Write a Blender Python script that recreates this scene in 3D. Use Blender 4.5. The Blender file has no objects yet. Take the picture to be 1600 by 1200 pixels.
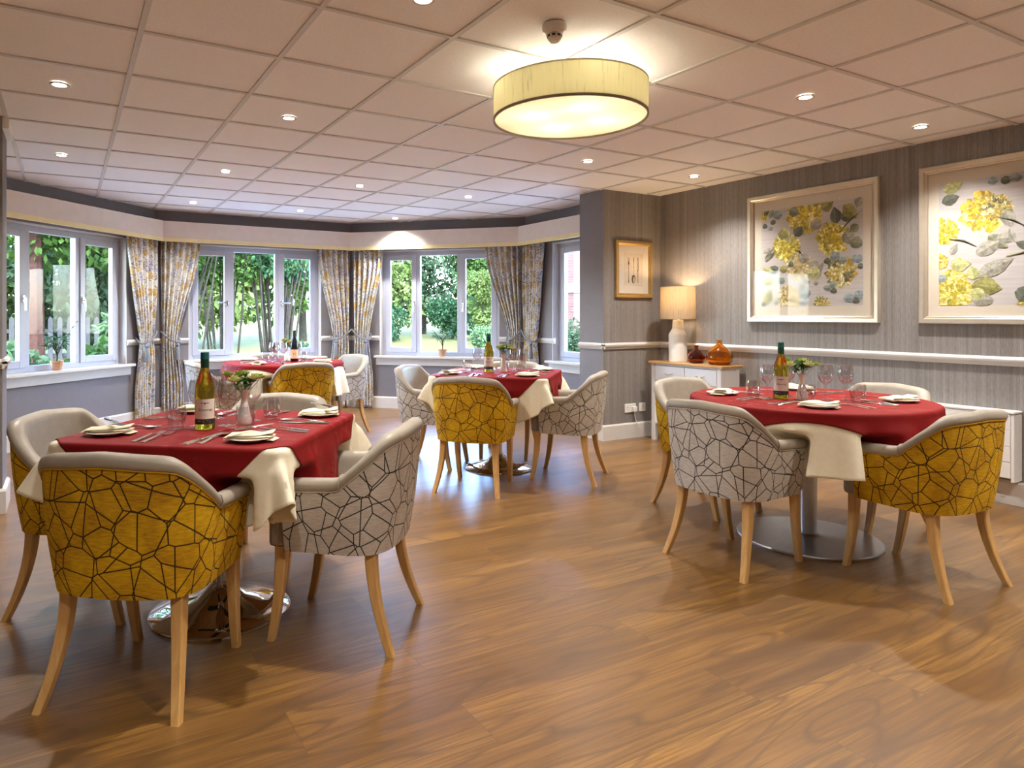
import bpy, bmesh, math, random
import numpy as np
from mathutils import Vector, Matrix, noise as mnoise
R = random.Random(7)
PI = math.pi
SC = bpy.context.scene
COL = SC.collection
# ------------------------------------------------------------------ camera, world, sun, exposure
cam_d = bpy.data.cameras.new('camera')
cam = bpy.data.objects.new('camera', cam_d); COL.objects.link(cam)
cam.location = (0, 0, 1.21); cam.rotation_euler = (PI/2, 0, -0.5139)
cam_d.sensor_width = 36.0; cam_d.lens = 1056.6/1600*36.0
cam_d.shift_x = (800-699.6)/1600; cam_d.shift_y = -(600-493.2)/1600
cam_d.clip_start = 0.05
SC.camera = cam
SC.view_settings.view_transform = 'Standard'; SC.view_settings.look = 'None'
SC.view_settings.gamma = 1.0; SC.view_settings.use_curve_mapping = False
SC.view_settings.exposure = 0.44
CEIL = 2.426
world = bpy.data.worlds.new('world'); SC.world = world; world.use_nodes = True
wn = world.node_tree.nodes; wl = world.node_tree.links; wn.clear()
wo = wn.new('ShaderNodeOutputWorld'); wb = wn.new('ShaderNodeBackground'); ws = wn.new('ShaderNodeTexSky')
ws.sky_type = 'NISHITA'; ws.sun_disc = False; ws.sun_elevation = math.radians(48); ws.sun_rotation = math.radians(200)
ws.air_density = 1.3; ws.dust_density = 1.0; ws.ozone_density = 3.0
wb.inputs['Strength'].default_value = 5.4
wt = wn.new('ShaderNodeMix'); wt.data_type = 'RGBA'; wt.blend_type = 'MULTIPLY'; wt.inputs[0].default_value = 1.0; wt.inputs[7].default_value = (.88, .94, 1.14, 1)
wl.new(ws.outputs[0], wt.inputs[6]); wl.new(wt.outputs[2], wb.inputs[0]); wl.new(wb.outputs[0], wo.inputs[0])
sun_d = bpy.data.lights.new('sun', 'SUN'); sun_d.energy = 4.4; sun_d.angle = 0.02; sun_d.color = (1.0, 0.95, 0.86)
sun = bpy.data.objects.new('sun', sun_d); COL.objects.link(sun)
sun.rotation_euler = (math.radians(42), 0, math.radians(28)); sun.location = (0, -6, 8)
DOWNLIGHT_W = 128.0; DRUM_W = 0.68; TABLE_LAMP_W = 8.0

# ------------------------------------------------------------------ node / material helpers
def new_mat(name):
    m = bpy.data.materials.new(name); m.use_nodes = True
    nt = m.node_tree; nt.nodes.clear()
    out = nt.nodes.new('ShaderNodeOutputMaterial')
    return m, nt, out
def N(nt, typ, **kw):
    n = nt.nodes.new(typ)
    for k, v in kw.items():
        if k.startswith('i_'):
            key = k[2:]
            key = int(key) if key.isdigit() else key.replace('_', ' ')
            n.inputs[key].default_value = v
        else: setattr(n, k, v)
    return n
def L(nt, a, b): nt.links.new(a, b)
def c4(c): return (c[0], c[1], c[2], 1.0)
def pbsdf(nt, out, color=(.8,.8,.8), rough=.5, metal=0.0, **kw):
    b = nt.nodes.new('ShaderNodeBsdfPrincipled')
    b.inputs['Base Color'].default_value = c4(color); b.inputs['Roughness'].default_value = rough
    b.inputs['Metallic'].default_value = metal
    for k, v in kw.items(): b.inputs[k.replace('_', ' ')].default_value = v
    L(nt, b.outputs[0], out.inputs[0]); return b
def ramp(nt, fac, stops, interp='LINEAR'):
    r = nt.nodes.new('ShaderNodeValToRGB'); r.color_ramp.interpolation = interp
    e = r.color_ramp.elements
    while len(e) < len(stops): e.new(0.5)
    for i, (p, c) in enumerate(stops):
        e[i].position = p; e[i].color = c4(c) if len(c) == 3 else c
    L(nt, fac, r.inputs[0]); return r.outputs[0]
def math_n(nt, op, a, b=None, c=None):
    n = nt.nodes.new('ShaderNodeMath'); n.operation = op
    for i, v in enumerate((a, b, c)):
        if v is None: continue
        if isinstance(v, (int, float)): n.inputs[i].default_value = v
        else: L(nt, v, n.inputs[i])
    return n.outputs[0]
def mix_c(nt, fac, a, b, mode='MIX'):
    n = nt.nodes.new('ShaderNodeMix'); n.data_type = 'RGBA'; n.blend_type = mode
    for sock, v in ((n.inputs[0], fac), (n.inputs[6], a), (n.inputs[7], b)):
        if isinstance(v, (int, float)): sock.default_value = v
        elif isinstance(v, tuple): sock.default_value = c4(v)
        else: L(nt, v, sock)
    return n.outputs[2]
def coords(nt, which='Object', scale=(1,1,1), rot=(0,0,0), loc=(0,0,0)):
    t = nt.nodes.new('ShaderNodeTexCoord'); mp = nt.nodes.new('ShaderNodeMapping')
    mp.inputs['Scale'].default_value = scale; mp.inputs['Rotation'].default_value = rot; mp.inputs['Location'].default_value = loc
    L(nt, t.outputs[which], mp.inputs[0]); return mp.outputs[0]
def noise_n(nt, vec, scale=5, detail=3, rough=.55, dist=0.0):
    n = N(nt, 'ShaderNodeTexNoise'); n.inputs['Scale'].default_value = scale; n.inputs['Detail'].default_value = detail
    n.inputs['Roughness'].default_value = rough; n.inputs['Distortion'].default_value = dist
    L(nt, vec, n.inputs['Vector']); return n.outputs[0]
def bump(nt, h, bsdf, strength=.2, dist=.002):
    b = nt.nodes.new('ShaderNodeBump'); b.inputs['Strength'].default_value = strength; b.inputs['Distance'].default_value = dist
    L(nt, h, b.inputs['Height']); L(nt, b.outputs[0], bsdf.inputs['Normal'])
def plain(name, color, rough=.5, metal=0.0, var=.08, nscale=12, bmp=0.0, bscale=200, **kw):
    m, nt, out = new_mat(name); b = pbsdf(nt, out, color, rough, metal, **kw)
    v = coords(nt)
    if var:
        f = noise_n(nt, v, nscale, 3)
        lo = tuple(c*(1-var) for c in color); hi = tuple(min(1, c*(1+var)) for c in color)
        L(nt, ramp(nt, f, [(.3, lo), (.7, hi)]), b.inputs['Base Color'])
    if bmp: bump(nt, noise_n(nt, v, bscale, 2), b, bmp)
    return m
M = {}
M['paint'] = plain('grey_wall_paint', (.215,.198,.215), .65, var=.03, bmp=.05)
M['white_trim'] = plain('white_gloss_trim', (.66,.63,.60), .3, var=.02)
M['upvc'] = plain('white_window_plastic', (.50,.52,.62), .28, var=.01)
M['pelmet'] = plain('beige_pelmet_board', (.84,.74,.66), .6, var=.03)
M['pelmet_edge'] = plain('pale_gold_edge', (.95,.80,.42), .5, var=.03)
M['leather'] = plain('greige_leather', (.37,.325,.26), .42, var=.07, nscale=25, bmp=.12, bscale=260)
M['ceil'] = plain('ceiling_tile', (.92,.915,.915), .85, var=.04, nscale=90, bmp=.35, bscale=140)
M['ceil_bar'] = plain('ceiling_bar', (.66,.65,.63), .45, var=.02)
M['ivory'] = plain('ivory_cloth', (.92,.84,.64), .75, var=.03, nscale=40, bmp=.1, bscale=700)
M['napkin'] = plain('cream_napkin', (.84,.77,.56), .8, var=.03, nscale=40, bmp=.15, bscale=600)
M['china'] = plain('white_china', (.86,.83,.77), .15, var=.01)
M['ceramic'] = plain('white_matt_ceramic', (.80,.76,.70), .5, var=.02)
M['steel'] = plain('polished_steel', (.90,.88,.86), .20, 1.0, var=.02)
M['chrome'] = plain('chrome', (.80,.80,.81), .05, 1.0, var=.01)
M['satin'] = plain('satin_steel', (.50,.52,.55), .34, 1.0, var=.05, nscale=40)
M['console_white'] = plain('painted_console', (.78,.78,.80), .4, var=.02)
M['plastic_white'] = plain('white_plastic', (.82,.80,.76), .35, var=.01)
M['rad'] = plain('white_radiator_paint', (.80,.78,.75), .35, var=.01)
M['black'] = plain('black_plastic', (.02,.02,.02), .4, var=.02)
M['grey_cord'] = plain('grey_silk_cord', (.17,.17,.185), .6, var=.12, nscale=120, bmp=.3, bscale=500)
M['champagne'] = plain('champagne_frame', (.66,.58,.47), .3, .55, var=.05)
M['gold'] = plain('gold_frame', (.62,.43,.17), .3, .75, var=.08)
M['mat'] = plain('cream_mount_board', (.68,.61,.51), .8, var=.02)
M['terracotta'] = plain('terracotta', (.62,.33,.17), .75, var=.1)
M['soil'] = plain('soil', (.05,.035,.025), .95, var=.3)
M['bark'] = plain('bark', (.035,.028,.018), .95, Specular_IOR_Level=.05, var=.35, nscale=18, bmp=.5, bscale=40)
M['redbark'] = plain('red_bark', (.045,.02,.013), .95, Specular_IOR_Level=.05, var=.35, nscale=18, bmp=.5, bscale=40)
M['capsule'] = plain('teal_capsule', (.0,.085,.062), .35, .3, var=.05)
M['paper_label'] = plain('wine_label_paper', (.80,.72,.62), .6, var=.02)
M['paper_orange'] = plain('cream_label_paper', (.80,.58,.34), .6, var=.03)
M['ink'] = plain('label_ink', (.03,.025,.03), .6, var=.0)
M['rust_ink'] = plain('rust_label_ink', (.45,.17,.04), .6, var=.05)
M['dark_glass'] = plain('dark_bottle', (.012,.014,.02), .08, var=.0)
M['stem'] = plain('plant_stem', (.16,.20,.06), .6, var=.15)
M['sun_bounce'] = plain('pale_sun_bounce', (.50,.47,.42), .9, var=.1)
M['white_stone'] = plain('white_stone_band', (.20,.19,.17), .8, var=.05)

def wood(name, lo, hi, rough=.4, axis=2, sc=1.0):
    m, nt, out = new_mat(name); b = pbsdf(nt, out, hi, rough)
    s = [18*sc]*3; s[axis] = 1.4*sc
    v = coords(nt, scale=tuple(s))
    f = noise_n(nt, v, 2.2, 5, .6, .6)
    L(nt, ramp(nt, f, [(.28, lo), (.72, hi)]), b.inputs['Base Color'])
    bump(nt, f, b, .08); return m
M['beech'] = wood('beech_wood', (.50,.265,.08), (.66,.39,.14), .35)
M['oak'] = wood('oak_top', (.42,.22,.07), (.60,.35,.13), .35, axis=1)
M['pine_fence'] = wood('fence_wood', (.03,.025,.02), (.06,.05,.042), .9)

def floor_mat():
    m, nt, out = new_mat('wood_plank_floor'); b = pbsdf(nt, out, (.4,.2,.07), .36)
    b.inputs['Specular IOR Level'].default_value = .6; b.inputs['Coat Weight'].default_value = .6; b.inputs['Coat Roughness'].default_value = .30; b.inputs['Coat IOR'].default_value = 1.5
    v = coords(nt)
    br = N(nt, 'ShaderNodeTexBrick'); br.offset = .37; br.squash = 1.0
    br.inputs['Color1'].default_value = (0,0,0,1); br.inputs['Color2'].default_value = (1,1,1,1); br.inputs['Mortar'].default_value = (.5,.5,.5,1)
    br.inputs['Scale'].default_value = 1.0; br.inputs['Mortar Size'].default_value = .0012; br.inputs['Mortar Smooth'].default_value = .3
    br.inputs['Brick Width'].default_value = 1.32; br.inputs['Row Height'].default_value = .2285; br.inputs['Bias'].default_value = 0.0
    mp = nt.nodes.new('ShaderNodeMapping'); mp.inputs['Location'].default_value = (.25, .013, 0)
    L(nt, v, mp.inputs[0]); L(nt, mp.outputs[0], br.inputs['Vector'])
    rnd = math_n(nt, 'MULTIPLY', br.outputs['Color'], 37.0)
    def gn(sx, sy, sc, det, rgh, dist):
        mq = nt.nodes.new('ShaderNodeMapping'); mq.inputs['Scale'].default_value = (sx, sy, 1); L(nt, v, mq.inputs[0])
        n = N(nt, 'ShaderNodeTexNoise', noise_dimensions='4D'); n.inputs['Scale'].default_value = sc; n.inputs['Detail'].default_value = det
        n.inputs['Roughness'].default_value = rgh; n.inputs['Distortion'].default_value = dist
        L(nt, mq.outputs[0], n.inputs['Vector']); L(nt, rnd, n.inputs['W']); return n.outputs[0]
    broad = gn(.55, 7.0, 1.0, 3, .5, .4)
    rings = math_n(nt, 'FRACT', math_n(nt, 'MULTIPLY', gn(.8, 5.5, 1.0, 1, .4, .35), 9.0))
    ringl = math_n(nt, 'ABSOLUTE', math_n(nt, 'SUBTRACT', rings, .5))
    fine = gn(2.2, 80, 1.0, 5, .75, .3)
    col = ramp(nt, broad, [(.30, (.122,.052,.009)), (.5, (.232,.110,.018)), (.70, (.335,.168,.029))])
    col = mix_c(nt, math_n(nt, 'MULTIPLY', ramp(nt, ringl, [(.0, (1,1,1)), (.14, (0,0,0))]), .80), col, (.085,.037,.008))
    col = mix_c(nt, math_n(nt, 'MULTIPLY', ramp(nt, fine, [(.42, (1,1,1)), (.58, (0,0,0))]), .85), col, (.115,.050,.010))
    tint = ramp(nt, br.outputs['Color'], [(0, (.86,.85,.83)), (1, (1.12,1.10,1.08))])
    col = mix_c(nt, 1.0, col, tint, 'MULTIPLY')
    col = mix_c(nt, math_n(nt, 'MULTIPLY', br.outputs['Fac'], .75), col, (.07,.035,.015))
    L(nt, col, b.inputs['Base Color'])
    L(nt, ramp(nt, fine, [(.3, (.36,.36,.36)), (.7, (.46,.46,.46))]), b.inputs['Roughness'])
    bump(nt, math_n(nt, 'SUBTRACT', fine, math_n(nt, 'MULTIPLY', br.outputs['Fac'], .8)), b, .10, .0008)
    return m
M['floor'] = floor_mat()

def wallpaper():
    m, nt, out = new_mat('striped_wallpaper'); b = pbsdf(nt, out, (.3,.28,.27), .55)
    t = nt.nodes.new('ShaderNodeTexCoord'); sp = nt.nodes.new('ShaderNodeSeparateXYZ'); L(nt, t.outputs['Object'], sp.inputs[0])
    h = math_n(nt, 'ADD', sp.outputs[0], sp.outputs[1])
    def n1(sc, det, zs):
        cb = nt.nodes.new('ShaderNodeCombineXYZ'); L(nt, math_n(nt, 'MULTIPLY', h, sc), cb.inputs[0]); L(nt, math_n(nt, 'MULTIPLY', sp.outputs[2], zs), cb.inputs[1])
        return noise_n(nt, cb.outputs[0], 1.0, det, .7)
    a = n1(70, 4, .6); c = n1(22, 2, .25); d = n1(240, 2, 22)
    col = ramp(nt, a, [(.30, (.085,.074,.073)), (.44, (.18,.16,.152)), (.56, (.24,.215,.205)), (.70, (.40,.37,.35))])
    col = mix_c(nt, .45, col, ramp(nt, c, [(.34, (.17,.142,.125)), (.5, (.25,.222,.205)), (.66, (.32,.30,.30))]))
    col = mix_c(nt, .22, col, ramp(nt, d, [(.3, (.10,.09,.09)), (.7, (.48,.45,.43))]))
    L(nt, col, b.inputs['Base Color'])
    L(nt, ramp(nt, c, [(.3, (.42,.42,.42)), (.7, (.62,.62,.62))]), b.inputs['Roughness'])
    bump(nt, d, b, .12, .0006); return m
M['paper'] = wallpaper()

def fabric(name, base_lo, base_hi, line, sheen):
    m, nt, out = new_mat(name); b = pbsdf(nt, out, base_hi, .78); b.inputs['Specular IOR Level'].default_value = .22
    b.inputs['Sheen Weight'].default_value = sheen; b.inputs['Sheen Roughness'].default_value = .4
    b.inputs['Sheen Tint'].default_value = c4(base_hi)
    v = coords(nt, 'UV')
    dn = N(nt, 'ShaderNodeTexNoise'); dn.inputs['Scale'].default_value = 3.0; L(nt, v, dn.inputs['Vector'])
    fs = []
    for sc, off, thr in ((11.5, (0,0,0), .017), (8.0, (3.3,1.7,0), .012)):
        mp = nt.nodes.new('ShaderNodeMapping'); mp.inputs['Location'].default_value = off; mp.inputs['Rotation'].default_value = (0, 0, off[0]*.4)
        L(nt, v, mp.inputs[0])
        vo = N(nt, 'ShaderNodeTexVoronoi', feature='DISTANCE_TO_EDGE', voronoi_dimensions='2D'); vo.inputs['Scale'].default_value = sc; vo.inputs['Randomness'].default_value = 1.0
        L(nt, mp.outputs[0], vo.inputs['Vector'])
        fs.append(ramp(nt, vo.outputs['Distance'], [(thr, (1,1,1)), (thr*1.8, (0,0,0))]))
    lines = math_n(nt, 'MAXIMUM', fs[0], fs[1])
    nap = noise_n(nt, v, 5, 3, .6, .8); thread = noise_n(nt, coords(nt, 'UV', scale=(30, 160, 1)), 1.0, 3)
    col = ramp(nt, nap, [(.3, base_lo), (.7, base_hi)])
    col = mix_c(nt, .3, col, ramp(nt, thread, [(.35, tuple(c*.6 for c in base_lo)), (.65, tuple(min(1, c*1.2) for c in base_hi))]))
    col = mix_c(nt, lines, col, line)
    L(nt, col, b.inputs['Base Color'])
    bump(nt, math_n(nt, 'SUBTRACT', math_n(nt, 'MULTIPLY', thread, .4), lines), b, .35, .002)
    return m
M['fab_grey'] = fabric('grey_line_fabric', (.47,.41,.35), (.61,.55,.475), (.025,.020,.018), .18)
M['fab_gold'] = fabric('mustard_line_velvet', (.36,.165,.006), (.72,.425,.010), (.035,.018,.006), .12)

def red_mat():
    m, nt, out = new_mat('red_damask'); b = pbsdf(nt, out, (.225,.004,.005), .6)
    b.inputs['Specular IOR Level'].default_value = .2
    v = coords(nt, 'UV'); f = noise_n(nt, v, 9, 3, .5, 1.6); g = noise_n(nt, v, 2.5, 1)
    k = math_n(nt, 'MULTIPLY', ramp(nt, f, [(.52, (0,0,0)), (.56, (1,1,1))]), ramp(nt, g, [(.45, (0,0,0)), (.6, (1,1,1))]))
    L(nt, mix_c(nt, k, (.22,.0045,.005), (.26,.008,.008)), b.inputs['Base Color'])
    L(nt, mix_c(nt, k, (.65,.65,.65), (.45,.45,.45)), b.inputs['Roughness'])
    bump(nt, noise_n(nt, v, 500, 2), b, .12, .0006); return m
M['red'] = red_mat()

def curtain_mat():
    m, nt, out = new_mat('floral_curtain')
    b = nt.nodes.new('ShaderNodeBsdfPrincipled'); b.inputs['Roughness'].default_value = .8
    tr = nt.nodes.new('ShaderNodeBsdfTranslucent'); mx = nt.nodes.new('ShaderNodeMixShader'); mx.inputs[0].default_value = .22
    L(nt, b.outputs[0], mx.inputs[1]); L(nt, tr.outputs[0], mx.inputs[2]); L(nt, mx.outputs[0], out.inputs[0])
    v = coords(nt, 'UV')
    wob = N(nt, 'ShaderNodeTexNoise'); wob.inputs['Scale'].default_value = 14; wob.inputs['Detail'].default_value = 2; L(nt, v, wob.inputs['Vector'])
    vm = nt.nodes.new('ShaderNodeVectorMath'); vm.operation = 'SCALE'; vm.inputs[3].default_value = .07; L(nt, wob.outputs['Color'], vm.inputs[0])
    va = nt.nodes.new('ShaderNodeVectorMath'); va.operation = 'ADD'; L(nt, v, va.inputs[0]); L(nt, vm.outputs[0], va.inputs[1])
    def blobs(scale, off, r0, r1):
        mp = nt.nodes.new('ShaderNodeMapping'); mp.inputs['Location'].default_value = off; L(nt, va.outputs[0], mp.inputs[0])
        vo = N(nt, 'ShaderNodeTexVoronoi', feature='F1', voronoi_dimensions='2D'); vo.inputs['Scale'].default_value = scale; L(nt, mp.outputs[0], vo.inputs['Vector'])
        return ramp(nt, vo.outputs['Distance'], [(r0, (1,1,1)), (r1, (0,0,0))])
    det = noise_n(nt, v, 45, 2, .6)
    base = ramp(nt, noise_n(nt, v, 6, 2), [(.3, (.80,.76,.70)), (.7, (.88,.86,.82))])
    yel = math_n(nt, 'MULTIPLY', blobs(5.6, (.3,.1,0), .22, .28), ramp(nt, det, [(.38, (0,0,0)), (.5, (1,1,1))]))
    blu = math_n(nt, 'MULTIPLY', blobs(4.1, (5.3,2.1,0), .24, .30), ramp(nt, det, [(.45, (1,1,1)), (.56, (0,0,0))]))
    vo = N(nt, 'ShaderNodeTexVoronoi', feature='DISTANCE_TO_EDGE', voronoi_dimensions='2D'); vo.inputs['Scale'].default_value = 17; L(nt, va.outputs[0], vo.inputs['Vector'])
    sprig = math_n(nt, 'MULTIPLY', ramp(nt, vo.outputs['Distance'], [(.035, (1,1,1)), (.07, (0,0,0))]), ramp(nt, noise_n(nt, v, 11, 2), [(.47, (0,0,0)), (.53, (1,1,1))]))
    leaf = blobs(26, (1.1,7.7,0), .17, .24)
    leaf = math_n(nt, 'MULTIPLY', leaf, ramp(nt, noise_n(nt, v, 7, 1), [(.46, (0,0,0)), (.54, (1,1,1))]))
    col = mix_c(nt, math_n(nt, 'MULTIPLY', sprig, .8), base, (.16,.15,.19))
    col = mix_c(nt, math_n(nt, 'MULTIPLY', leaf, .85), col, (.19,.19,.24))
    col = mix_c(nt, math_n(nt, 'MULTIPLY', blu, .75), col, (.33,.35,.56))
    col = mix_c(nt, math_n(nt, 'MULTIPLY', yel, .9), col, (.66,.41,.06))
    L(nt, col, b.inputs['Base Color']); L(nt, col, tr.inputs[0]); return m
M['curtain'] = curtain_mat()

def thin_glass(name, tint=(.98,.98,.98), refl=1.0, base=.03):
    m, nt, out = new_mat(name)
    t = nt.nodes.new('ShaderNodeBsdfTransparent'); t.inputs[0].default_value = c4(tint)
    g = nt.nodes.new('ShaderNodeBsdfGlossy'); g.inputs['Roughness'].default_value = .015
    lw = nt.nodes.new('ShaderNodeLayerWeight'); lw.inputs[0].default_value = .35
    f = math_n(nt, 'ADD', math_n(nt, 'MULTIPLY', math_n(nt, 'POWER', lw.outputs['Facing'], 2.6), .55*refl), base)
    mx = nt.nodes.new('ShaderNodeMixShader'); L(nt, f, mx.inputs[0]); L(nt, t.outputs[0], mx.inputs[1]); L(nt, g.outputs[0], mx.inputs[2])
    L(nt, mx.outputs[0], out.inputs[0]); return m
M['pane'] = thin_glass('window_glass', (.97,.985,.98), .22, .010)
M['picture_glass'] = thin_glass('picture_glass', (.99,.99,.99), .35, .008)
M['wineglass'] = thin_glass('drinking_glass', (.965,.97,.975), 2.1, .15)
def solid_glass(name, color, rough=.02):
    m, nt, out = new_mat(name)
    b = pbsdf(nt, out, color, rough); b.inputs['Transmission Weight'].default_value = 1.0; b.inputs['IOR'].default_value = 1.42
    L(nt, ramp(nt, noise_n(nt, coords(nt), 9, 1), [(.3, tuple(c*.9 for c in color)), (.7, color)]), b.inputs['Base Color'])
    return m
M['wine_bottle'] = solid_glass('yellow_green_bottle', (.56,.47,.05))
M['amber'] = solid_glass('amber_glass', (.95,.50,.04), .04)
M['ruby'] = solid_glass('brown_red_glass', (.55,.12,.03), .04)

def shade_mat(name, color, trans, slub=True):
    m, nt, out = new_mat(name)
    d = nt.nodes.new('ShaderNodeBsdfDiffuse'); t = nt.nodes.new('ShaderNodeBsdfTranslucent'); mx = nt.nodes.new('ShaderNodeMixShader'); mx.inputs[0].default_value = trans
    if slub:
        f = noise_n(nt, coords(nt, scale=(60, 60, 5)), 1.0, 3, .6)
        c = ramp(nt, f, [(.28, tuple(x*.72 for x in color)), (.42, color), (.8, tuple(min(1, x*1.05) for x in color))])
        L(nt, c, d.inputs[0]); L(nt, c, t.inputs[0])
    else: d.inputs[0].default_value = c4(color); t.inputs[0].default_value = c4(color)
    L(nt, d.outputs[0], mx.inputs[1]); L(nt, t.outputs[0], mx.inputs[2]); L(nt, mx.outputs[0], out.inputs[0]); return m
M['drum_shade'] = shade_mat('drum_shade_silk', (.80,.77,.58), .50)
M['diffuser'] = shade_mat('lamp_diffuser', (.92,.88,.78), .7, False)
M['lamp_shade'] = shade_mat('cream_lamp_shade', (.56,.47,.33), .44)
def emit(name, color, s):
    m, nt, out = new_mat(name); e = nt.nodes.new('ShaderNodeEmission'); e.inputs[0].default_value = c4(color); e.inputs[1].default_value = s
    L(nt, e.outputs[0], out.inputs[0]); return m
M['bulb'] = emit('lamp_bulb', (1.0,.86,.66), 25.0)

def leaf_mat(name, lo, hi, trans=.35):
    m, nt, out = new_mat(name)
    b = nt.nodes.new('ShaderNodeBsdfPrincipled'); b.inputs['Roughness'].default_value = .65; b.inputs['Specular IOR Level'].default_value = .12
    t = nt.nodes.new('ShaderNodeBsdfTranslucent'); mx = nt.nodes.new('ShaderNodeMixShader'); mx.inputs[0].default_value = trans
    g = nt.nodes.new('ShaderNodeNewGeometry')
    c = ramp(nt, g.outputs['Random Per Island'], [(0.0, lo), (1.0, hi)])
    L(nt, c, b.inputs['Base Color']); L(nt, c, t.inputs[0])
    L(nt, b.outputs[0], mx.inputs[1]); L(nt, t.outputs[0], mx.inputs[2]); L(nt, mx.outputs[0], out.inputs[0]); return m
M['leaf_mid'] = leaf_mat('mid_green_leaf', (.015,.040,.006), (.068,.115,.018))
M['leaf_dark'] = leaf_mat('dark_green_leaf', (.010,.034,.012), (.045,.10,.032))
M['leaf_pale'] = leaf_mat('pale_green_leaf', (.045,.085,.025), (.125,.18,.065))
M['leaf_blue'] = leaf_mat('blue_green_leaf', (.022,.045,.017), (.075,.108,.048))
M['leaf_lime'] = leaf_mat('lime_leaf', (.06,.095,.016), (.15,.18,.045))
M['leaf_pot'] = leaf_mat('pot_plant_leaf', (.05,.13,.06), (.20,.32,.17), .2)
M['petal_lime'] = leaf_mat('lime_petal', (.22,.32,.03), (.42,.49,.09), .2)
M['petal_cream'] = leaf_mat('cream_petal', (.44,.50,.14), (.60,.62,.27), .2)
M['posy_leaf'] = leaf_mat('posy_leaf', (.03,.10,.02), (.10,.22,.05), .2)
def lawn_mat():
    m, nt, out = new_mat('lawn_grass'); b = pbsdf(nt, out, (.3,.4,.15), .9); b.inputs['Specular IOR Level'].default_value = .05; v = coords(nt)
    c = ramp(nt, noise_n(nt, v, .9, 4, .6), [(.3, (.078,.076,.014)), (.55, (.122,.108,.026)), (.75, (.165,.130,.038))])
    c = mix_c(nt, .35, c, ramp(nt, noise_n(nt, v, 30, 3), [(.35, (.05,.055,.010)), (.65, (.17,.145,.045))]))
    L(nt, c, b.inputs['Base Color']); bump(nt, noise_n(nt, v, 60, 2), b, .6, .02); return m
M['lawn'] = lawn_mat()
def brick_mat():
    m, nt, out = new_mat('red_brick'); b = pbsdf(nt, out, (.4,.15,.1), .85)
    t = nt.nodes.new('ShaderNodeTexCoord'); sp = nt.nodes.new('ShaderNodeSeparateXYZ'); L(nt, t.outputs['Object'], sp.inputs[0])
    cb = nt.nodes.new('ShaderNodeCombineXYZ'); L(nt, math_n(nt, 'ADD', sp.outputs[0], sp.outputs[1]), cb.inputs[0]); L(nt, sp.outputs[2], cb.inputs[1])
    br = N(nt, 'ShaderNodeTexBrick'); L(nt, cb.outputs[0], br.inputs['Vector'])
    br.inputs['Color1'].default_value = (.10,.032,.018,1); br.inputs['Color2'].default_value = (.135,.048,.027,1); br.inputs['Mortar'].default_value = (.13,.10,.08,1)
    br.inputs['Scale'].default_value = 1; br.inputs['Brick Width'].default_value = .225; br.inputs['Row Height'].default_value = .075; br.inputs['Mortar Size'].default_value = .005
    L(nt, br.outputs['Color'], b.inputs['Base Color']); return m
M['brick'] = brick_mat()
def art_bg(name, c0, c1):
    m, nt, out = new_mat(name); b = pbsdf(nt, out, c1, .7)
    f = noise_n(nt, coords(nt, scale=(1, 5, 26)), 2.0, 4, .6); g = noise_n(nt, coords(nt), 3, 2)
    c = ramp(nt, f, [(.3, c0), (.65, c1)]); c = mix_c(nt, .3, c, ramp(nt, g, [(.35, tuple(x*.86 for x in c0)), (.65, c1)]))
    L(nt, c, b.inputs['Base Color']); return m
M['art_bg'] = art_bg('watercolour_ground', (.50,.46,.445), (.65,.62,.62))
M['art_bg_small'] = art_bg('sepia_ground', (.58,.48,.36), (.68,.58,.45))
def art_ink():
    m, nt, out = new_mat('watercolour_paint'); b = pbsdf(nt, out, (.3,.3,.3), .7)
    a = nt.nodes.new('ShaderNodeVertexColor'); a.layer_name = 'Col'
    f = noise_n(nt, coords(nt), 38, 4, .65, .6)
    c = mix_c(nt, 1.0, a.outputs[0], ramp(nt, f, [(.28, (.55,.55,.55)), (.5, (1.0,1.0,1.0)), (.72, (1.5,1.5,1.45))]), 'MULTIPLY')
    L(nt, c, b.inputs['Base Color']); return m
M['art_ink'] = art_ink()
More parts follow.
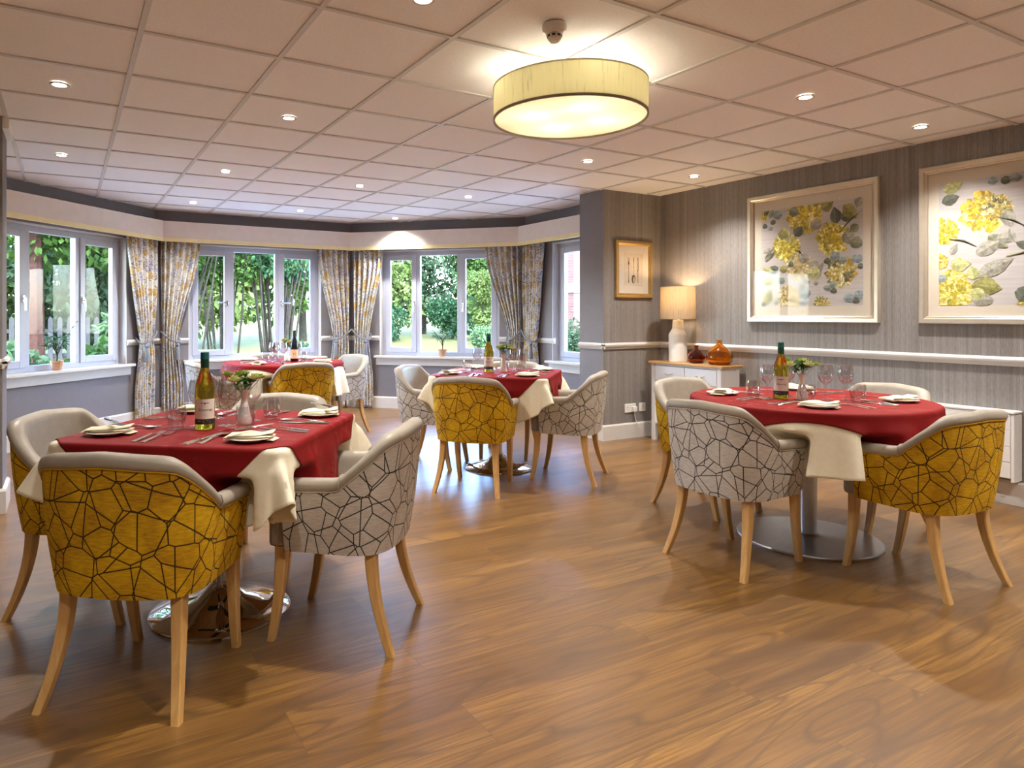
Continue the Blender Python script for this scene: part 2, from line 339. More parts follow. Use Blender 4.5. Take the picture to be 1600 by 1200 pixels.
# ------------------------------------------------------------------ geometry helpers
class MB:
    def __init__(s): s.v = []; s.f = []; s.m = []; s.uv = None
    def add(s, vs, fs, mi=0):
        o = len(s.v); s.v += [tuple(p) for p in vs]; s.f += [tuple(i+o for i in f) for f in fs]; s.m += [mi]*len(fs)
    def box(s, x0, x1, y0, y1, z0, z1, mi=0, mat=None):
        vs = [Vector((x, y, z)) for z in (z0, z1) for y in (y0, y1) for x in (x0, x1)]
        if mat is not None: vs = [mat @ p for p in vs]
        s.add(vs, [(0,2,3,1), (4,5,7,6), (0,1,5,4), (2,6,7,3), (0,4,6,2), (1,3,7,5)], mi)
    def lathe(s, prof, n=32, c=(0,0,0), mi=0, close=False):
        vs = []; fs = []
        for r, z in prof:
            for k in range(n):
                a = 2*PI*k/n; vs.append((c[0]+r*math.cos(a), c[1]+r*math.sin(a), c[2]+z))
        m = len(prof)
        for i in range(m if close else m-1):
            j = (i+1) % m
            for k in range(n):
                k2 = (k+1) % n; fs.append((i*n+k, i*n+k2, j*n+k2, j*n+k))
        if not close:
            if prof[0][0] > 1e-5: fs.append(tuple(reversed(range(n))))
            if prof[-1][0] > 1e-5: fs.append(tuple((m-1)*n+k for k in range(n)))
        s.add(vs, fs, mi)
    def tube(s, pts, rad, n=8, mi=0, cap=True, closed=False):
        pts = [Vector(p) for p in pts]; m = len(pts)
        rr = rad if isinstance(rad, (list, tuple)) else [rad]*m
        vs = []; fs = []; ref = None
        for i, p in enumerate(pts):
            if closed: t = pts[(i+1) % m]-pts[i-1]
            else: t = pts[min(i+1, m-1)]-pts[max(i-1, 0)]
            t.normalize()
            if ref is None: ref = Vector((0,0,1)) if abs(t.z) < .9 else Vector((1,0,0))
            a = t.cross(ref).normalized(); b = a.cross(t).normalized(); ref = b
            for k in range(n):
                th = 2*PI*k/n; vs.append(p+(a*math.cos(th)+b*math.sin(th))*rr[i])
        for i in range(m if closed else m-1):
            j = (i+1) % m
            for k in range(n):
                k2 = (k+1) % n; fs.append((i*n+k, i*n+k2, j*n+k2, j*n+k))
        if cap and not closed: fs.append(tuple(reversed(range(n)))); fs.append(tuple((m-1)*n+k for k in range(n)))
        s.add(vs, fs, mi)
    def prism(s, poly, z0, z1, mi=0, mat=None):
        n = len(poly); vs = [Vector((p[0], p[1], z0)) for p in poly]+[Vector((p[0], p[1], z1)) for p in poly]
        if mat is not None: vs = [mat @ p for p in vs]
        s.add(vs, [tuple(reversed(range(n))), tuple(range(n, 2*n))]+[(i, (i+1) % n, n+(i+1) % n, n+i) for i in range(n)], mi)
    def mesh(s, name, mats, smooth=None):
        me = bpy.data.meshes.new(name); me.from_pydata(s.v, [], s.f)
        for m in mats: me.materials.append(m)
        if len(mats) > 1: me.polygons.foreach_set('material_index', s.m)
        if s.uv:
            ul = me.uv_layers.new(name='UVMap'); vi = np.zeros(len(me.loops), dtype=np.int32); me.loops.foreach_get('vertex_index', vi)
            ul.data.foreach_set('uv', np.array(s.uv, dtype=np.float32)[vi].ravel())
        if smooth is not None:
            me.shade_smooth(); me.set_sharp_from_angle(angle=math.radians(smooth))
        me.update(); return me
    def build(s, name, mats, parent=None, smooth=35, bevel=0.0, fix=True):
        if not isinstance(mats, (list, tuple)): mats = [mats]
        me = s.mesh(name, mats, smooth)
        if fix:
            bm = bmesh.new(); bm.from_mesh(me); bmesh.ops.recalc_face_normals(bm, faces=bm.faces); bm.to_mesh(me); bm.free()
        o = bpy.data.objects.new(name, me); COL.objects.link(o)
        if parent is not None: o.parent = parent
        if bevel:
            b = o.modifiers.new('bevel', 'BEVEL'); b.width = bevel; b.segments = 2; b.limit_method = 'ANGLE'; b.angle_limit = math.radians(40)
        return o
def empty(name, loc=(0,0,0), rz=0.0):
    o = bpy.data.objects.new(name, None); COL.objects.link(o); o.location = loc; o.rotation_euler = (0, 0, rz); o.empty_display_size = .1; return o
def tag(o, label, cat, group=None, kind=None):
    o['label'] = label; o['category'] = cat
    if group: o['group'] = group
    if kind: o['kind'] = kind
    return o
def struct(o, label, cat): return tag(o, label, cat, None, 'structure')
def dup(root, loc, rz, label=None, group=None):
    r = root.copy(); COL.objects.link(r); r.location = loc; r.rotation_euler = (0, 0, rz)
    if label: r['label'] = label
    if group: r['group'] = group
    for ch in root.children:
        c = ch.copy(); COL.objects.link(c); c.parent = r
        for g in ch.children:
            d = g.copy(); COL.objects.link(d); d.parent = c
    return r
def light(name, typ, loc, power, color, parent=None, **kw):
    d = bpy.data.lights.new(name, typ); d.energy = power; d.color = color
    for k, v in kw.items(): setattr(d, k, v)
    o = bpy.data.objects.new(name, d); COL.objects.link(o); o.location = loc
    if parent is not None: o.parent = parent
    return o
def smooth01(a, b, x):
    t = min(1, max(0, (x-a)/(b-a))); return t*t*(3-2*t)

# ------------------------------------------------------------------ the room
XR = 5.285; YA = 4.95; XP = 4.52; XPL = -.34
BL = (-.96, 6.61); BA = (.90, 8.47); BR = (3.30, 8.47); BE = (4.95, 6.82)
m = MB(); m.box(-3.8, 5.75, -3.4, 9.0, -.12, 0)
struct(m.build('floor', M['floor'], smooth=None), 'wood plank floor of the dining room', 'floor')
m = MB(); m.box(-3.8, 5.75, -3.4, 9.0, CEIL+.006, CEIL+.2)
ce = struct(m.build('ceiling', M['ceil'], smooth=None), 'suspended ceiling of pale square tiles in a metal grid', 'ceiling')
OX, OY = -.321, 2.570
m = MB()
for i in range(-6, 11):
    x = OX+.6*i
    if -3.6 < x < 5.28: m.box(x-.012, x+.012, -3.3, 8.46, CEIL-.001, CEIL+.0065)
for j in range(-10, 11):
    y = OY+.6*j
    if -3.3 < y < 8.46: m.box(-3.6, 5.28, y-.012, y+.012, CEIL-.0014, CEIL+.0065)
m.build('grid', M['ceil_bar'], ce, smooth=None)

def wall_box(name, x0, x1, y0, y1, mat, label, z0=0.0, z1=CEIL+.006):
    m = MB(); m.box(x0, x1, y0, y1, z0, z1)
    return struct(m.build(name, mat, smooth=None), label, 'wall')
wall_box('wall_right', XR, XR+.3, -3.3, YA+.36, M['paper'], 'long wall in grey striped wallpaper behind the floral pictures')
wall_box('wall_back', -3.8, XR+.3, -3.4, -3.2, M['paint'], 'plain wall behind the viewpoint')
def pilaster(name, x0, x1, label, face_x):
    m = MB(); m.box(x0, x1, YA, YA+.345, 0, CEIL+.006)
    o = m.build(name, [M['paper'], M['paint']], smooth=None)
    for p in o.data.polygons: p.material_index = 0 if abs(p.normal.y) > .5 and p.center.y < YA+.1 else 1
    return struct(o, label, 'wall')
pilaster('wall_alcove', XP, XR, 'short papered return wall holding the cutlery picture', XP)
pilaster('wall_bay_left', -3.6, XPL, 'papered stub wall at the edge of the window bay', XPL)
struct_trims = []
def trim(name, boxes, label, cat, mat='white_trim', bevel=.004):
    m = MB()
    for b in boxes: m.box(*b)
    return struct(m.build(name, M[mat], smooth=None, bevel=bevel), label, cat)

FAC = {}   # facet frames: local x along wall, local y outward
def facet(name, A, B, op, label, wlabel, idx, zs=(.69, 2.06), fixed=None):
    A = Vector((A[0], A[1], 0)); B = Vector((B[0], B[1], 0)); Ln = (B-A).length
    d = (B-A)/Ln; ang = math.atan2(d.y, d.x)
    T = .17; e = .0
    e0 = e1 = T*math.tan(math.radians(22.5))
    if name == 'wall_bay_return': e1 = 0.0
    if name == 'wall_bay_return_left': e0 = 0.0
    s0, s1 = op or (0, 0); z0, z1 = zs
    m = MB()
    def wedge(x0, x1, xo0, xo1, za, zb):
        m.prism([(x0, 0), (x1, 0), (xo1, T), (xo0, T)], za, zb)
    if op is None: wedge(0, Ln, -e0, Ln+e1, 0, CEIL+.006)
    else:
        wedge(0, s0, -e0, s0, 0, CEIL+.006); wedge(s1, Ln, s1, Ln+e1, 0, CEIL+.006)
        wedge(s0, s1, s0, s1, 0, z0-.03); wedge(s0, s1, s0, s1, z1, CEIL+.006)
    o = m.build(name, M['paint'], smooth=None); o.location = A; o.rotation_euler = (0, 0, ang)
    struct(o, wlabel, 'wall')
    if idx is None: return A, ang, Ln
    w = empty('window_%d' % idx, A, ang); struct(w, label, 'window')
    # casing boards lining the recess
    m = MB(); r = .012
    m.box(s0, s0+r, -.002, .17, z0-.03, z1); m.box(s1-r, s1, -.002, .17, z0-.03, z1); m.box(s0+r, s1-r, -.002, .17, z1-r, z1)
    m.build('casing', M['white_trim'], w, smooth=None)
    m = MB(); m.box(s0-.06, s1+.06, -.075, 0, z0-.032, z0-.004); m.box(s0+r+.0005, s1-r-.0005, 0, .17, z0-.032, z0-.004); m.box(s0-.045, s1+.045, -.024, 0, z0-.125, z0-.032)
    m.build('sill', M['white_trim'], w, smooth=None, bevel=.005)
    a0, a1 = s0+r, s1-r; y0, y1 = .085, .155; F = .055; zb, zt = z0-.004, z1-r
    m = MB(); m.box(a0, a0+F, y0, y1, zb, zt); m.box(a1-F, a1, y0, y1, zb, zt); m.box(a0+F, a1-F, y0, y1, zb, zb+F); m.box(a0+F, a1-F, y0, y1, zt-F, zt)
    W = a1-a0; mul = []
    if W > 1.0: mul = [a0+W*.31, a0+W*.665]
    for q in mul: m.box(q-.03, q+.03, y0, y1, zb+F, zt-F)
    m.build('frame', M['upvc'], w, smooth=None, bevel=.004)
    edges = [a0+F]+[x for q in mul for x in (q-.03, q+.03)]+[a1-F]
    for k in range(0, len(edges), 2):
        xa, xb = edges[k], edges[k+1]; za, zb2 = zb+F, zt-F
        casement = (len(edges) > 2 and k != 2) or len(edges) == 2
        if casement:
            S = .055; m = MB(); ya, yb = y0-.012, y0+.045; o2 = .012
            m.box(xa-o2, xa+S, ya, yb, za-o2, zb2+o2); m.box(xb-S, xb+o2, ya, yb, za-o2, zb2+o2); m.box(xa+S, xb-S, ya, yb, za-o2, za+S); m.box(xa+S, xb-S, ya, yb, zb2-S, zb2+o2)
            sh = m.build('casement', M['upvc'], w, smooth=None, bevel=.005)
            hx = (xb-S*.35) if k == 0 else (xa+S*.35); sg = -1 if k == 0 else 1
            zc = (za+zb2)/2
            m = MB(); m.box(hx-.012, hx+.012, ya-.012, ya, zc-.03, zc+.03); m.box(hx-.008, hx+.008, ya-.032, ya-.012, zc-.008, zc+.008)
            if idx == 2: m.box(min(hx-.008*sg, hx+.11*sg), max(hx-.008*sg, hx+.11*sg), ya-.036, ya-.024, zc-.007, zc+.007)
            else: m.box(hx-.008, hx+.008, ya-.036, ya-.024, zc-.11, zc+.008)
            m.build('handle', M['steel'], sh, smooth=None, bevel=.003)
            m = MB(); m.box(xa+S-.004, xb-S+.004, y0+.012, y0+.016, za+S-.004, zb2-S+.004); m.build('pane', M['pane'], w, smooth=None)
        else:
            m = MB(); m.box(xa-.004, xb+.004, y0+.03, y0+.034, za-.004, zb2+.004); m.build('pane', M['pane'], w, smooth=None)
    return A, ang, Ln
FAC['L'] = facet('wall_bay_facet_left', BL, BA, (.46, 2.17), 'three light white window over the potted plant beside the stub wall', 'angled grey bay wall beside the stub wall', 1)
FAC['C'] = facet('wall_bay_center', BA, BR, (.36, 1.99), 'three light white window behind the far round table', 'grey bay wall behind the far round table', 2)
FAC['R'] = facet('wall_bay_facet_right', BR, BE, (.41, 2.01), 'three light white window looking onto the lawn', 'angled grey bay wall facing the lawn', 3)
FAC['E'] = facet('wall_bay_return', BE, (4.95, YA+.345), (.54, 1.34), 'narrow white window beside the papered pilaster', 'short grey bay wall between curtain and pilaster', 4)
wall_box('wall_left', -3.8, -3.6, -3.2, 5.3, M['paint'], 'plain side wall across the room from the pictures')
FAC['W'] = facet('wall_bay_return_left', (-.96, YA+.345), BL, None, '', 'short grey bay wall by the stub wall', None)
# fill of the left return wall is solid: see facet('W'); it has no window
def rail_profile(m, A, B, nrm, z0=.885, z1=.945, dep=.028):
    """moulded rail from A to B, sticking out along nrm"""
    A = Vector((*A, 0)); B = Vector((*B, 0)); n = Vector((*nrm, 0))
    prof = [(0, z0), (dep*.45, z0), (dep*.55, z0+.010), (dep*.8, z0+.020), (dep, z0+.030), (dep, z0+.044), (dep*.7, z0+.050), (dep*.5, z1), (0, z1)]
    vs = [A+n*d+Vector((0,0,z)) for d, z in prof]+[B+n*d+Vector((0,0,z)) for d, z in prof]; k = len(prof)
    m.add(vs, [tuple(range(k)), tuple(reversed(range(k, 2*k)))]+[(i, k+i, k+(i+1) % k, (i+1) % k) for i in range(k)])
def rail(name, segs, label):
    m = MB()
    for s in segs: rail_profile(m, *s)
    return struct(m.build(name, M['white_trim'], smooth=30), label, 'dado rail')
rail('trim_1', [((XR, -3.2), (XR, YA), (-1, 0))], 'white moulded dado rail along the papered wall under the floral pictures')
rail('trim_2', [((XR, YA), (XP-.028, YA), (0, -1)), ((XP, YA-.028), (XP, YA+.345), (-1, 0))], 'white moulded dado rail wrapping the alcove wall and pilaster')
rail('trim_3', [((-3.6, YA), (XPL+.028, YA), (0, -1)), ((XPL, YA-.028), (XPL, YA+.345), (1, 0))], 'white moulded dado rail on the stub wall')
def bay_rail(name, key, s0, s1, label):
    A, ang, Ln = FAC[key]; d = Vector((math.cos(ang), math.sin(ang), 0)); n = Vector((d.y, -d.x, 0))
    p = A+d*s0; q = A+d*s1; m = MB(); rail_profile(m, (p.x, p.y), (q.x, q.y), (n.x, n.y))
    struct(m.build(name, M['white_trim'], smooth=30), label, 'dado rail')
bay_rail('trim_4', 'L', 2.17, 2.63, 'white rail piece between plant window and corner curtains')
bay_rail('trim_5', 'C', 0, .36, 'white rail piece behind the curtain beside the far table')
bay_rail('trim_6', 'C', 1.99, 2.4, 'white rail piece between far table window and curtains')
bay_rail('trim_7', 'R', 0, .41, 'white rail piece between the curtains and lawn window')
bay_rail('trim_8', 'R', 2.01, 2.33, 'white rail piece behind the curtains beside the lawn window')
bay_rail('trim_9', 'E', 0, .60, 'white rail piece between last curtain and narrow window')
bay_rail('trim_10', 'L', 0, .46, 'white rail piece between stub wall and plant window')
def base(name, A, B, label, t=.02, h=.15):
    A = Vector((*A, 0)); B = Vector((*B, 0)); d = (B-A).normalized(); ang = math.atan2(d.y, d.x); Ln = (B-A).length
    m = MB(); prof = [(0, 0), (0, h), (-t*.5, h), (-t, h-.014), (-t, 0)]
    k = len(prof); m.add([(0, y, z) for y, z in prof]+[(Ln, y, z) for y, z in prof], [tuple(range(k)), tuple(reversed(range(k, 2*k)))]+[(i, k+i, k+(i+1) % k, (i+1) % k) for i in range(k)])
    o = m.build(name, M['white_trim'], smooth=None); o.location = A; o.rotation_euler = (0, 0, ang); struct(o, label, 'baseboard')
base('baseboard_right', (XR, YA), (XR, -3.2), 'white baseboard along the papered picture wall')
base('baseboard_alcove', (XP-.02, YA), (XR, YA), 'white baseboard under the sockets on the alcove wall')
base('baseboard_pilaster', (XP, YA+.345), (XP, YA), 'white baseboard around the pilaster side')
base('baseboard_stub', (-3.6, YA), (XPL+.02, YA), 'white baseboard on the stub wall')
base('baseboard_stub_side', (XPL, YA), (XPL, YA+.345), 'white baseboard on the edge of the stub wall')
base('baseboard_bay_left', BL, BA, 'white baseboard under the plant window')
base('baseboard_bay_center', BA, BR, 'white baseboard behind the far round table')
base('baseboard_bay_right', BR, BE, 'white baseboard under the lawn window')
base('baseboard_bay_return', BE, (4.95, YA+.345), 'white baseboard under the narrow window')
m = MB(); m.box(XPL, XPL+.035, YA-.002, YA+.35, 2.36, CEIL)
struct(m.build('trim_11', [M['plastic_white']], smooth=None), 'pale track end at the ceiling by the stub wall', 'track')

# pelmet: offset polyline inside the bay
def offset_poly(pts, d):
    out = []
    for i, p in enumerate(pts):
        p = Vector(p); ns = []
        for a, b in ((i-1, i), (i, i+1)):
            if a < 0 or b >= len(pts): continue
            t = (Vector(pts[b])-Vector(pts[a])).normalized(); ns.append(Vector((t.y, -t.x)))
        if len(ns) == 1: out.append(p+ns[0]*d)
        else:
            h = (ns[0]+ns[1]).normalized(); out.append(p+h*(d/h.dot(ns[0])))
    return out
BAY = [(-.96, YA+.345), BL, BA, BR, BE, (4.95, YA+.345)]
def band(pts_d0, pts_d1, z0, z1, m):
    n = len(pts_d0); vs = []
    for a, b in zip(pts_d0, pts_d1): vs += [(a.x, a.y, z0), (b.x, b.y, z0), (b.x, b.y, z1), (a.x, a.y, z1)]
    fs = [(0, 1, 2, 3), tuple(4*(n-1)+i for i in (3, 2, 1, 0))]
    for i in range(n-1):
        for k in range(4): fs.append((4*i+k, 4*i+(k+1) % 4, 4*i+4+(k+1) % 4, 4*i+4+k))
    m.add(vs, fs)
pel = tag(empty('curtain_pelmet', (2.1, 8.3, 2.09)), 'long beige pelmet with pale gold lower edge running around the bay', 'pelmet')
def local(o, child): child.parent = o; child.matrix_parent_inverse = Matrix.Translation(-Vector(o.location)); return child
m = MB(); band(offset_poly(BAY, .155), offset_poly(BAY, .137), 2.105, 2.295, m); local(pel, m.build('fascia', M['pelmet'], smooth=None))
m = MB(); band(offset_poly(BAY, .137), offset_poly(BAY, .002), 2.275, 2.293, m); local(pel, m.build('top_board', M['pelmet'], smooth=None))
m = MB(); band(offset_poly(BAY, .160), offset_poly(BAY, .135), 2.060, 2.105, m); local(pel, m.build('lower_edge', M['pelmet_edge'], smooth=None))

# ------------------------------------------------------------------ curtains
def curtain(key, s_fix, s_open, s_tie0, s_tie1, label, tie_side):
    """s_fix: corner-side edge at top; s_open: window-side edge at top; tie0/1: edges at the tie height"""
    A, ang, Ln = FAC[key]; nu, nv = 150, 60; ztop, zb, zt = 2.10, .02, .92
    root = tag(empty('curtain', A, ang), label, 'curtain', 'floral curtains tied back in the window bay')
    m = MB(); m.uv = []
    sg = 1 if s_open > s_fix else -1
    for j in range(nv+1):
        z = ztop+(zb-ztop)*j/nv
        if z > zt: k = smooth01(zt, ztop, z)**.85; f = s_tie0+(s_fix-s_tie0)*k; o = s_tie1+(s_open-s_tie1)*k
        else:
            k = smooth01(zt, .35, z); f = s_tie0-sg*.0*k; o = s_tie1+sg*.055*k
        wd = abs(o-f)
        for i in range(nu+1):
            u = i/nu; s = f+(o-f)*u
            amp = .026+.018*min(1, .3/max(wd, .1)); amp *= .75+.25*math.sin(u*5+1.3)
            ph = u*2*PI*6.5+.7*math.sin(u*7+j*.03); y = -.070+amp*math.sin(ph)+.006*math.sin(j*.22+u*9)
            y = max(y, -.128) if z > 2.05 else y
            if abs(z-zt) < .12: y = -.07+(y+.07)*(.55+.45*abs(z-zt)/.12)
            m.v.append((s, y, z)); m.uv.append((u*.85+R_off[0], z))
    w = nu+1
    for j in range(nv):
        for i in range(nu): m.f.append((j*w+i, j*w+i+1, (j+1)*w+i+1, (j+1)*w+i)); m.m.append(0)
    R_off[0] += 1.37
    o = m.build('drape', M['curtain'], root, smooth=60); sd = o.modifiers.new('thick', 'SOLIDIFY'); sd.thickness = .003
    # tie-back: cord loop around the gathers up to the wall hook + tassel
    wd = abs(s_tie1-s_tie0); m = MB(); pts = []
    for k in range(25):
        a = k/24; s = s_tie0-sg*.015+(s_tie1-s_tie0+sg*.03)*a
        pts.append((s, -.130+.02*abs(2*a-1)**4, zt+.13*(1-a)-.035*math.sin(PI*a)-.02))
    back = [(s_tie1+sg*.02, -.06, zt+.01), (s_tie1, -.014, zt+.05), (s_tie0, -.012, zt+.13)]
    m.tube(pts+back, .0105, 8); tb = m.build('tieback_cord', M['grey_cord'], root)
    m = MB(); tx = s_tie1-sg*.02
    m.lathe([(.004, 0), (.006, -.02), (.019, -.035), (.022, -.05), (.015, -.065), (.013, -.07), (.020, -.08), (.026, -.16), (.028, -.225), (.0, -.228)], 16, (tx, -.145, zt-.0))
    m.build('tassel', M['grey_cord'], root)
    return root
R_off = [0.0]
curtain('L', 2.59, 2.10, 2.50, 2.295, 'floral curtain beside the plant window, tied back at the bay corner', 0)
curtain('C', .05, .48, .06, .24, 'floral curtain behind the near table bottle, hanging next to the far table window', 0)
curtain('C', 2.36, 1.90, 2.35, 2.12, 'floral curtain between the far table window and the grey chair', 0)
curtain('R', .05, .49, .08, .29, 'floral curtain at the edge of the lawn window behind the grey chair', 0)
curtain('R', 2.30, 1.84, 2.29, 2.135, 'wide floral curtain at the lawn window behind the middle table bottle', 0)
curtain('E', .05, .46, .10, .33, 'floral curtain hanging next to the narrow window', 0)
curtain('L', .04, .50, .06, .30, 'sliver of floral curtain by the stub wall', 0)

# ------------------------------------------------------------------ ceiling fittings
def make_downlight():
    r = empty('recessed_downlight'); m = MB()
    m.lathe([(.046, -.002), (.048, -.006), (.044, -.010), (.034, -.008), (.030, .004), (.030, .0)], 28, close=True)
    m.build('bezel', M['white_trim'], r)
    m = MB(); m.lathe([(0, -.003), (.030, -.003), (.030, .002), (0, .002)], 24); m.build('lens', M['bulb'], r)
    s = light('beam', 'SPOT', (0, 0, -.014), DOWNLIGHT_W, (1.0, .955, .89), r, spot_size=math.radians(124), spot_blend=1.0, shadow_soft_size=.035)
    return r
DL = [(-.03, 4.09, 'recessed downlight above the window side of the front square table'), (1.19, 4.09, 'recessed downlight between the front square table and the bay'),
      (-.03, 5.88, 'recessed downlight just inside the bay by the stub wall'), (1.17, 5.88, 'recessed downlight above the near edge of the bay round table'),
      (1.19, 7.68, 'recessed downlight near the plant window corner of the bay'), (2.40, 5.93, 'recessed downlight over the middle of the bay opening'),
      (2.37, 7.68, 'recessed downlight in front of the far table window'), (3.58, 7.68, 'recessed downlight washing the pelmet above the lawn window'),
      (3.59, 5.93, 'recessed downlight beyond the middle square table'), (3.575, 4.09, 'recessed downlight beyond the drum light towards the pilaster'),
      (4.77, 4.08, 'recessed downlight above the white console table'), (3.57, 2.29, 'recessed downlight above the round table by the papered wall'),
      (4.78, 2.29, 'recessed downlight close to the big floral pictures'), (1.19, 2.30, 'recessed downlight at the top edge above the front square table'),
      (4.78, .50, 'added unseen downlight further along the picture wall'), (3.57, .50, 'added unseen downlight on the near side of the room')]  # last pair is out of view, added to light the near room
DL += [(x, y, 'added unseen fill downlight in the near part of the room') for x, y in ((-.03, .50), (1.19, .50), (2.40, -1.3), (-.03, -1.3), (4.78, -1.3), (-2.4, 2.3), (-2.4, -.2))]  # out-of-view lamps added as fill from behind the camera
dl0 = make_downlight(); tag(dl0, DL[0][2], 'downlight', 'recessed downlights in the tiled ceiling'); dl0.location = (DL[0][0], DL[0][1], CEIL)
for x, y, lb in DL[1:]: dup(dl0, (x, y, CEIL), 0, lb)

LX, LY, LZ = 2.186, 2.637, 2.19
dr = tag(empty('drum_ceiling_light', (LX, LY, LZ)), 'large round drum ceiling light in pale gold silk with glowing diffuser', 'ceiling light')
RD, HD = .378, .158
m = MB(); m.lathe([(RD, 0), (RD, HD), (RD-.003, HD), (RD-.003, 0)], 96, close=True); m.build('shade', M['drum_shade'], dr)
m = MB(); m.lathe([(RD+.002, -.004), (RD+.002, .008), (RD-.006, .008), (RD-.006, -.004)], 96, close=True); m.build('bottom_ring', plain('taupe_binding', (.30,.25,.18), .6), dr)
m = MB(); m.lathe([(RD+.002, HD-.004), (RD+.002, HD+.003), (RD-.005, HD+.003), (RD-.005, HD-.004)], 96, close=True); m.build('top_ring', plain('pale_binding', (.7,.65,.45), .6), dr)
m = MB(); m.lathe([(0, .004), (RD-.007, .004), (RD-.007, .007), (0, .007)], 96); m.build('diffuser', M['diffuser'], dr)
m = MB(); m.lathe([(0, HD+.02), (.07, HD+.02), (.07, CEIL-LZ), (0, CEIL-LZ)], 32)
for k in range(4):
    a = PI/4+k*PI/2+.5; m.tube([(0, 0, HD+.03), (.17*math.cos(a), .17*math.sin(a), HD-.01), (.17*math.cos(a), .17*math.sin(a), .10)], .006, 8)
for k in range(3): m.tube([(0, 0, HD+.028), ((RD-.004)*math.cos(2.1*k), (RD-.004)*math.sin(2.1*k), HD-.004)], .003, 6)
m.build('mount', M['white_trim'], dr)
for k in range(4):
    a = PI/4+k*PI/2+.5; p = (.17*math.cos(a), .17*math.sin(a), .075)
    m = MB(); m.lathe([(0, -.022), (.018, -.014), (.024, .002), (.018, .018), (.010, .026), (0, .028)], 16, p); m.build('bulb', M['bulb'], dr)
    light('glow', 'POINT', (p[0], p[1], .035), DRUM_W, (1.0, .90, .74), dr, shadow_soft_size=.02)
    light('uplight', 'POINT', (p[0]*1.75, p[1]*1.75, HD+.012), DRUM_W*.9, (1.0, .94, .85), dr, shadow_soft_size=.02)

sd = tag(empty('smoke_detector', (1.78, 2.245, CEIL)), 'round white smoke detector on the ceiling above the drum light', 'smoke detector')
m = MB(); m.lathe([(0, 0), (.050, 0), (.052, -.012), (.047, -.030), (.036, -.038), (0, -.038)], 40); m.build('base', M['plastic_white'], sd)
m = MB(); m.lathe([(.027, -.038), (.030, -.046), (.028, -.062), (.018, -.072), (0, -.074)], 32)
m.build('sensor_cage', M['plastic_white'], sd)
m = MB()
for k in range(8):
    a = k*PI/4; mt = Matrix.Rotation(a, 4, 'Z') @ Matrix.Translation((.0296, 0, -.049)); m.box(-.001, .0015, -.007, .007, -.004, .004, mat=mt)
m.build('vents', M['black'], sd, smooth=None)
# ------------------------------------------------------------------ tub chairs
def chair_contour():
    W = .272; pts = []
    n1, n2, n3 = 16, 12, 6
    for i in range(n1): pts.append((W+.004*i/n1, .178-.258*i/n1))
    P0, P1, P2 = (W+.004, -.08), (W+.002, -.235), (.15, -.255)
    for i in range(n2):
        t = i/n2; pts.append(tuple((1-t)**2*P0[k]+2*t*(1-t)*P1[k]+t*t*P2[k] for k in (0, 1)))
    for i in range(n3+1):
        t = i/n3; pts.append((.15*(1-t), -.255-.015*(1-(1-t)**2)))
    return pts+[(-x, y) for x, y in reversed(pts[:-1])]
CC = chair_contour()
def cum(pts):
    s = [0.0]
    for a, b in zip(pts, pts[1:]): s.append(s[-1]+math.hypot(b[0]-a[0], b[1]-a[1]))
    return s
CS = cum(CC); CT = CS[-1]
ZB = .352
def chair_h(s):
    s = min(s, CT-s)
    def raw(q):
        if q < .235: return .618+.010*q/.235
        if q < .405: return .628+(q-.235)/.17*.146
        if q < .44: return .774+(q-.405)/.035*.013
        return .787+.014*min(1, (q-.44)/.2)
    return sum(raw(max(0, s+d)) for d in (-.02, -.012, -.004, .004, .012, .02))/6
CN = []
for i, p in enumerate(CC):
    a = CC[max(i-1, 0)]; b = CC[min(i+1, len(CC)-1)]; t = Vector((b[0]-a[0], b[1]-a[1])).normalized(); CN.append(Vector((t.y, -t.x)))
for i, p in enumerate(CC):           # make every normal point inward
    if CN[i].dot(Vector((0, .05))-Vector(p)) < 0: CN[i] = -CN[i]
def chair_pt(i, n, z):
    x, y = CC[i]; k = min(1.15, max(0, (z-ZB)/(.79-ZB)))
    bul = .010*math.sin(PI*min(1, k))
    fx = .885+.115*k; fy = (.84+.16*k) if y < 0 else (.90+.10*k)
    nx, ny = CN[i]
    return (x*fx+nx*(n-bul), y*fy+ny*(n-bul), z)
def chair_shell():
    m = MB(); m.uv = []; rows = 14; K = len(CC)
    for i in range(K):
        top = chair_h(CS[i])-.042
        prof = [(.010, ZB-.002)]+[(0.0, ZB+(top-ZB)*j/rows) for j in range(rows+1)]+[(.007, top+.001)]
        for n, z in prof: m.v.append(chair_pt(i, n, z)); m.uv.append((CS[i]*1.0, z))
    w = rows+3
    for i in range(K-1):
        for j in range(w-1): m.f.append((i*w+j, (i+1)*w+j, (i+1)*w+j+1, i*w+j+1)); m.m.append(0)
    return m
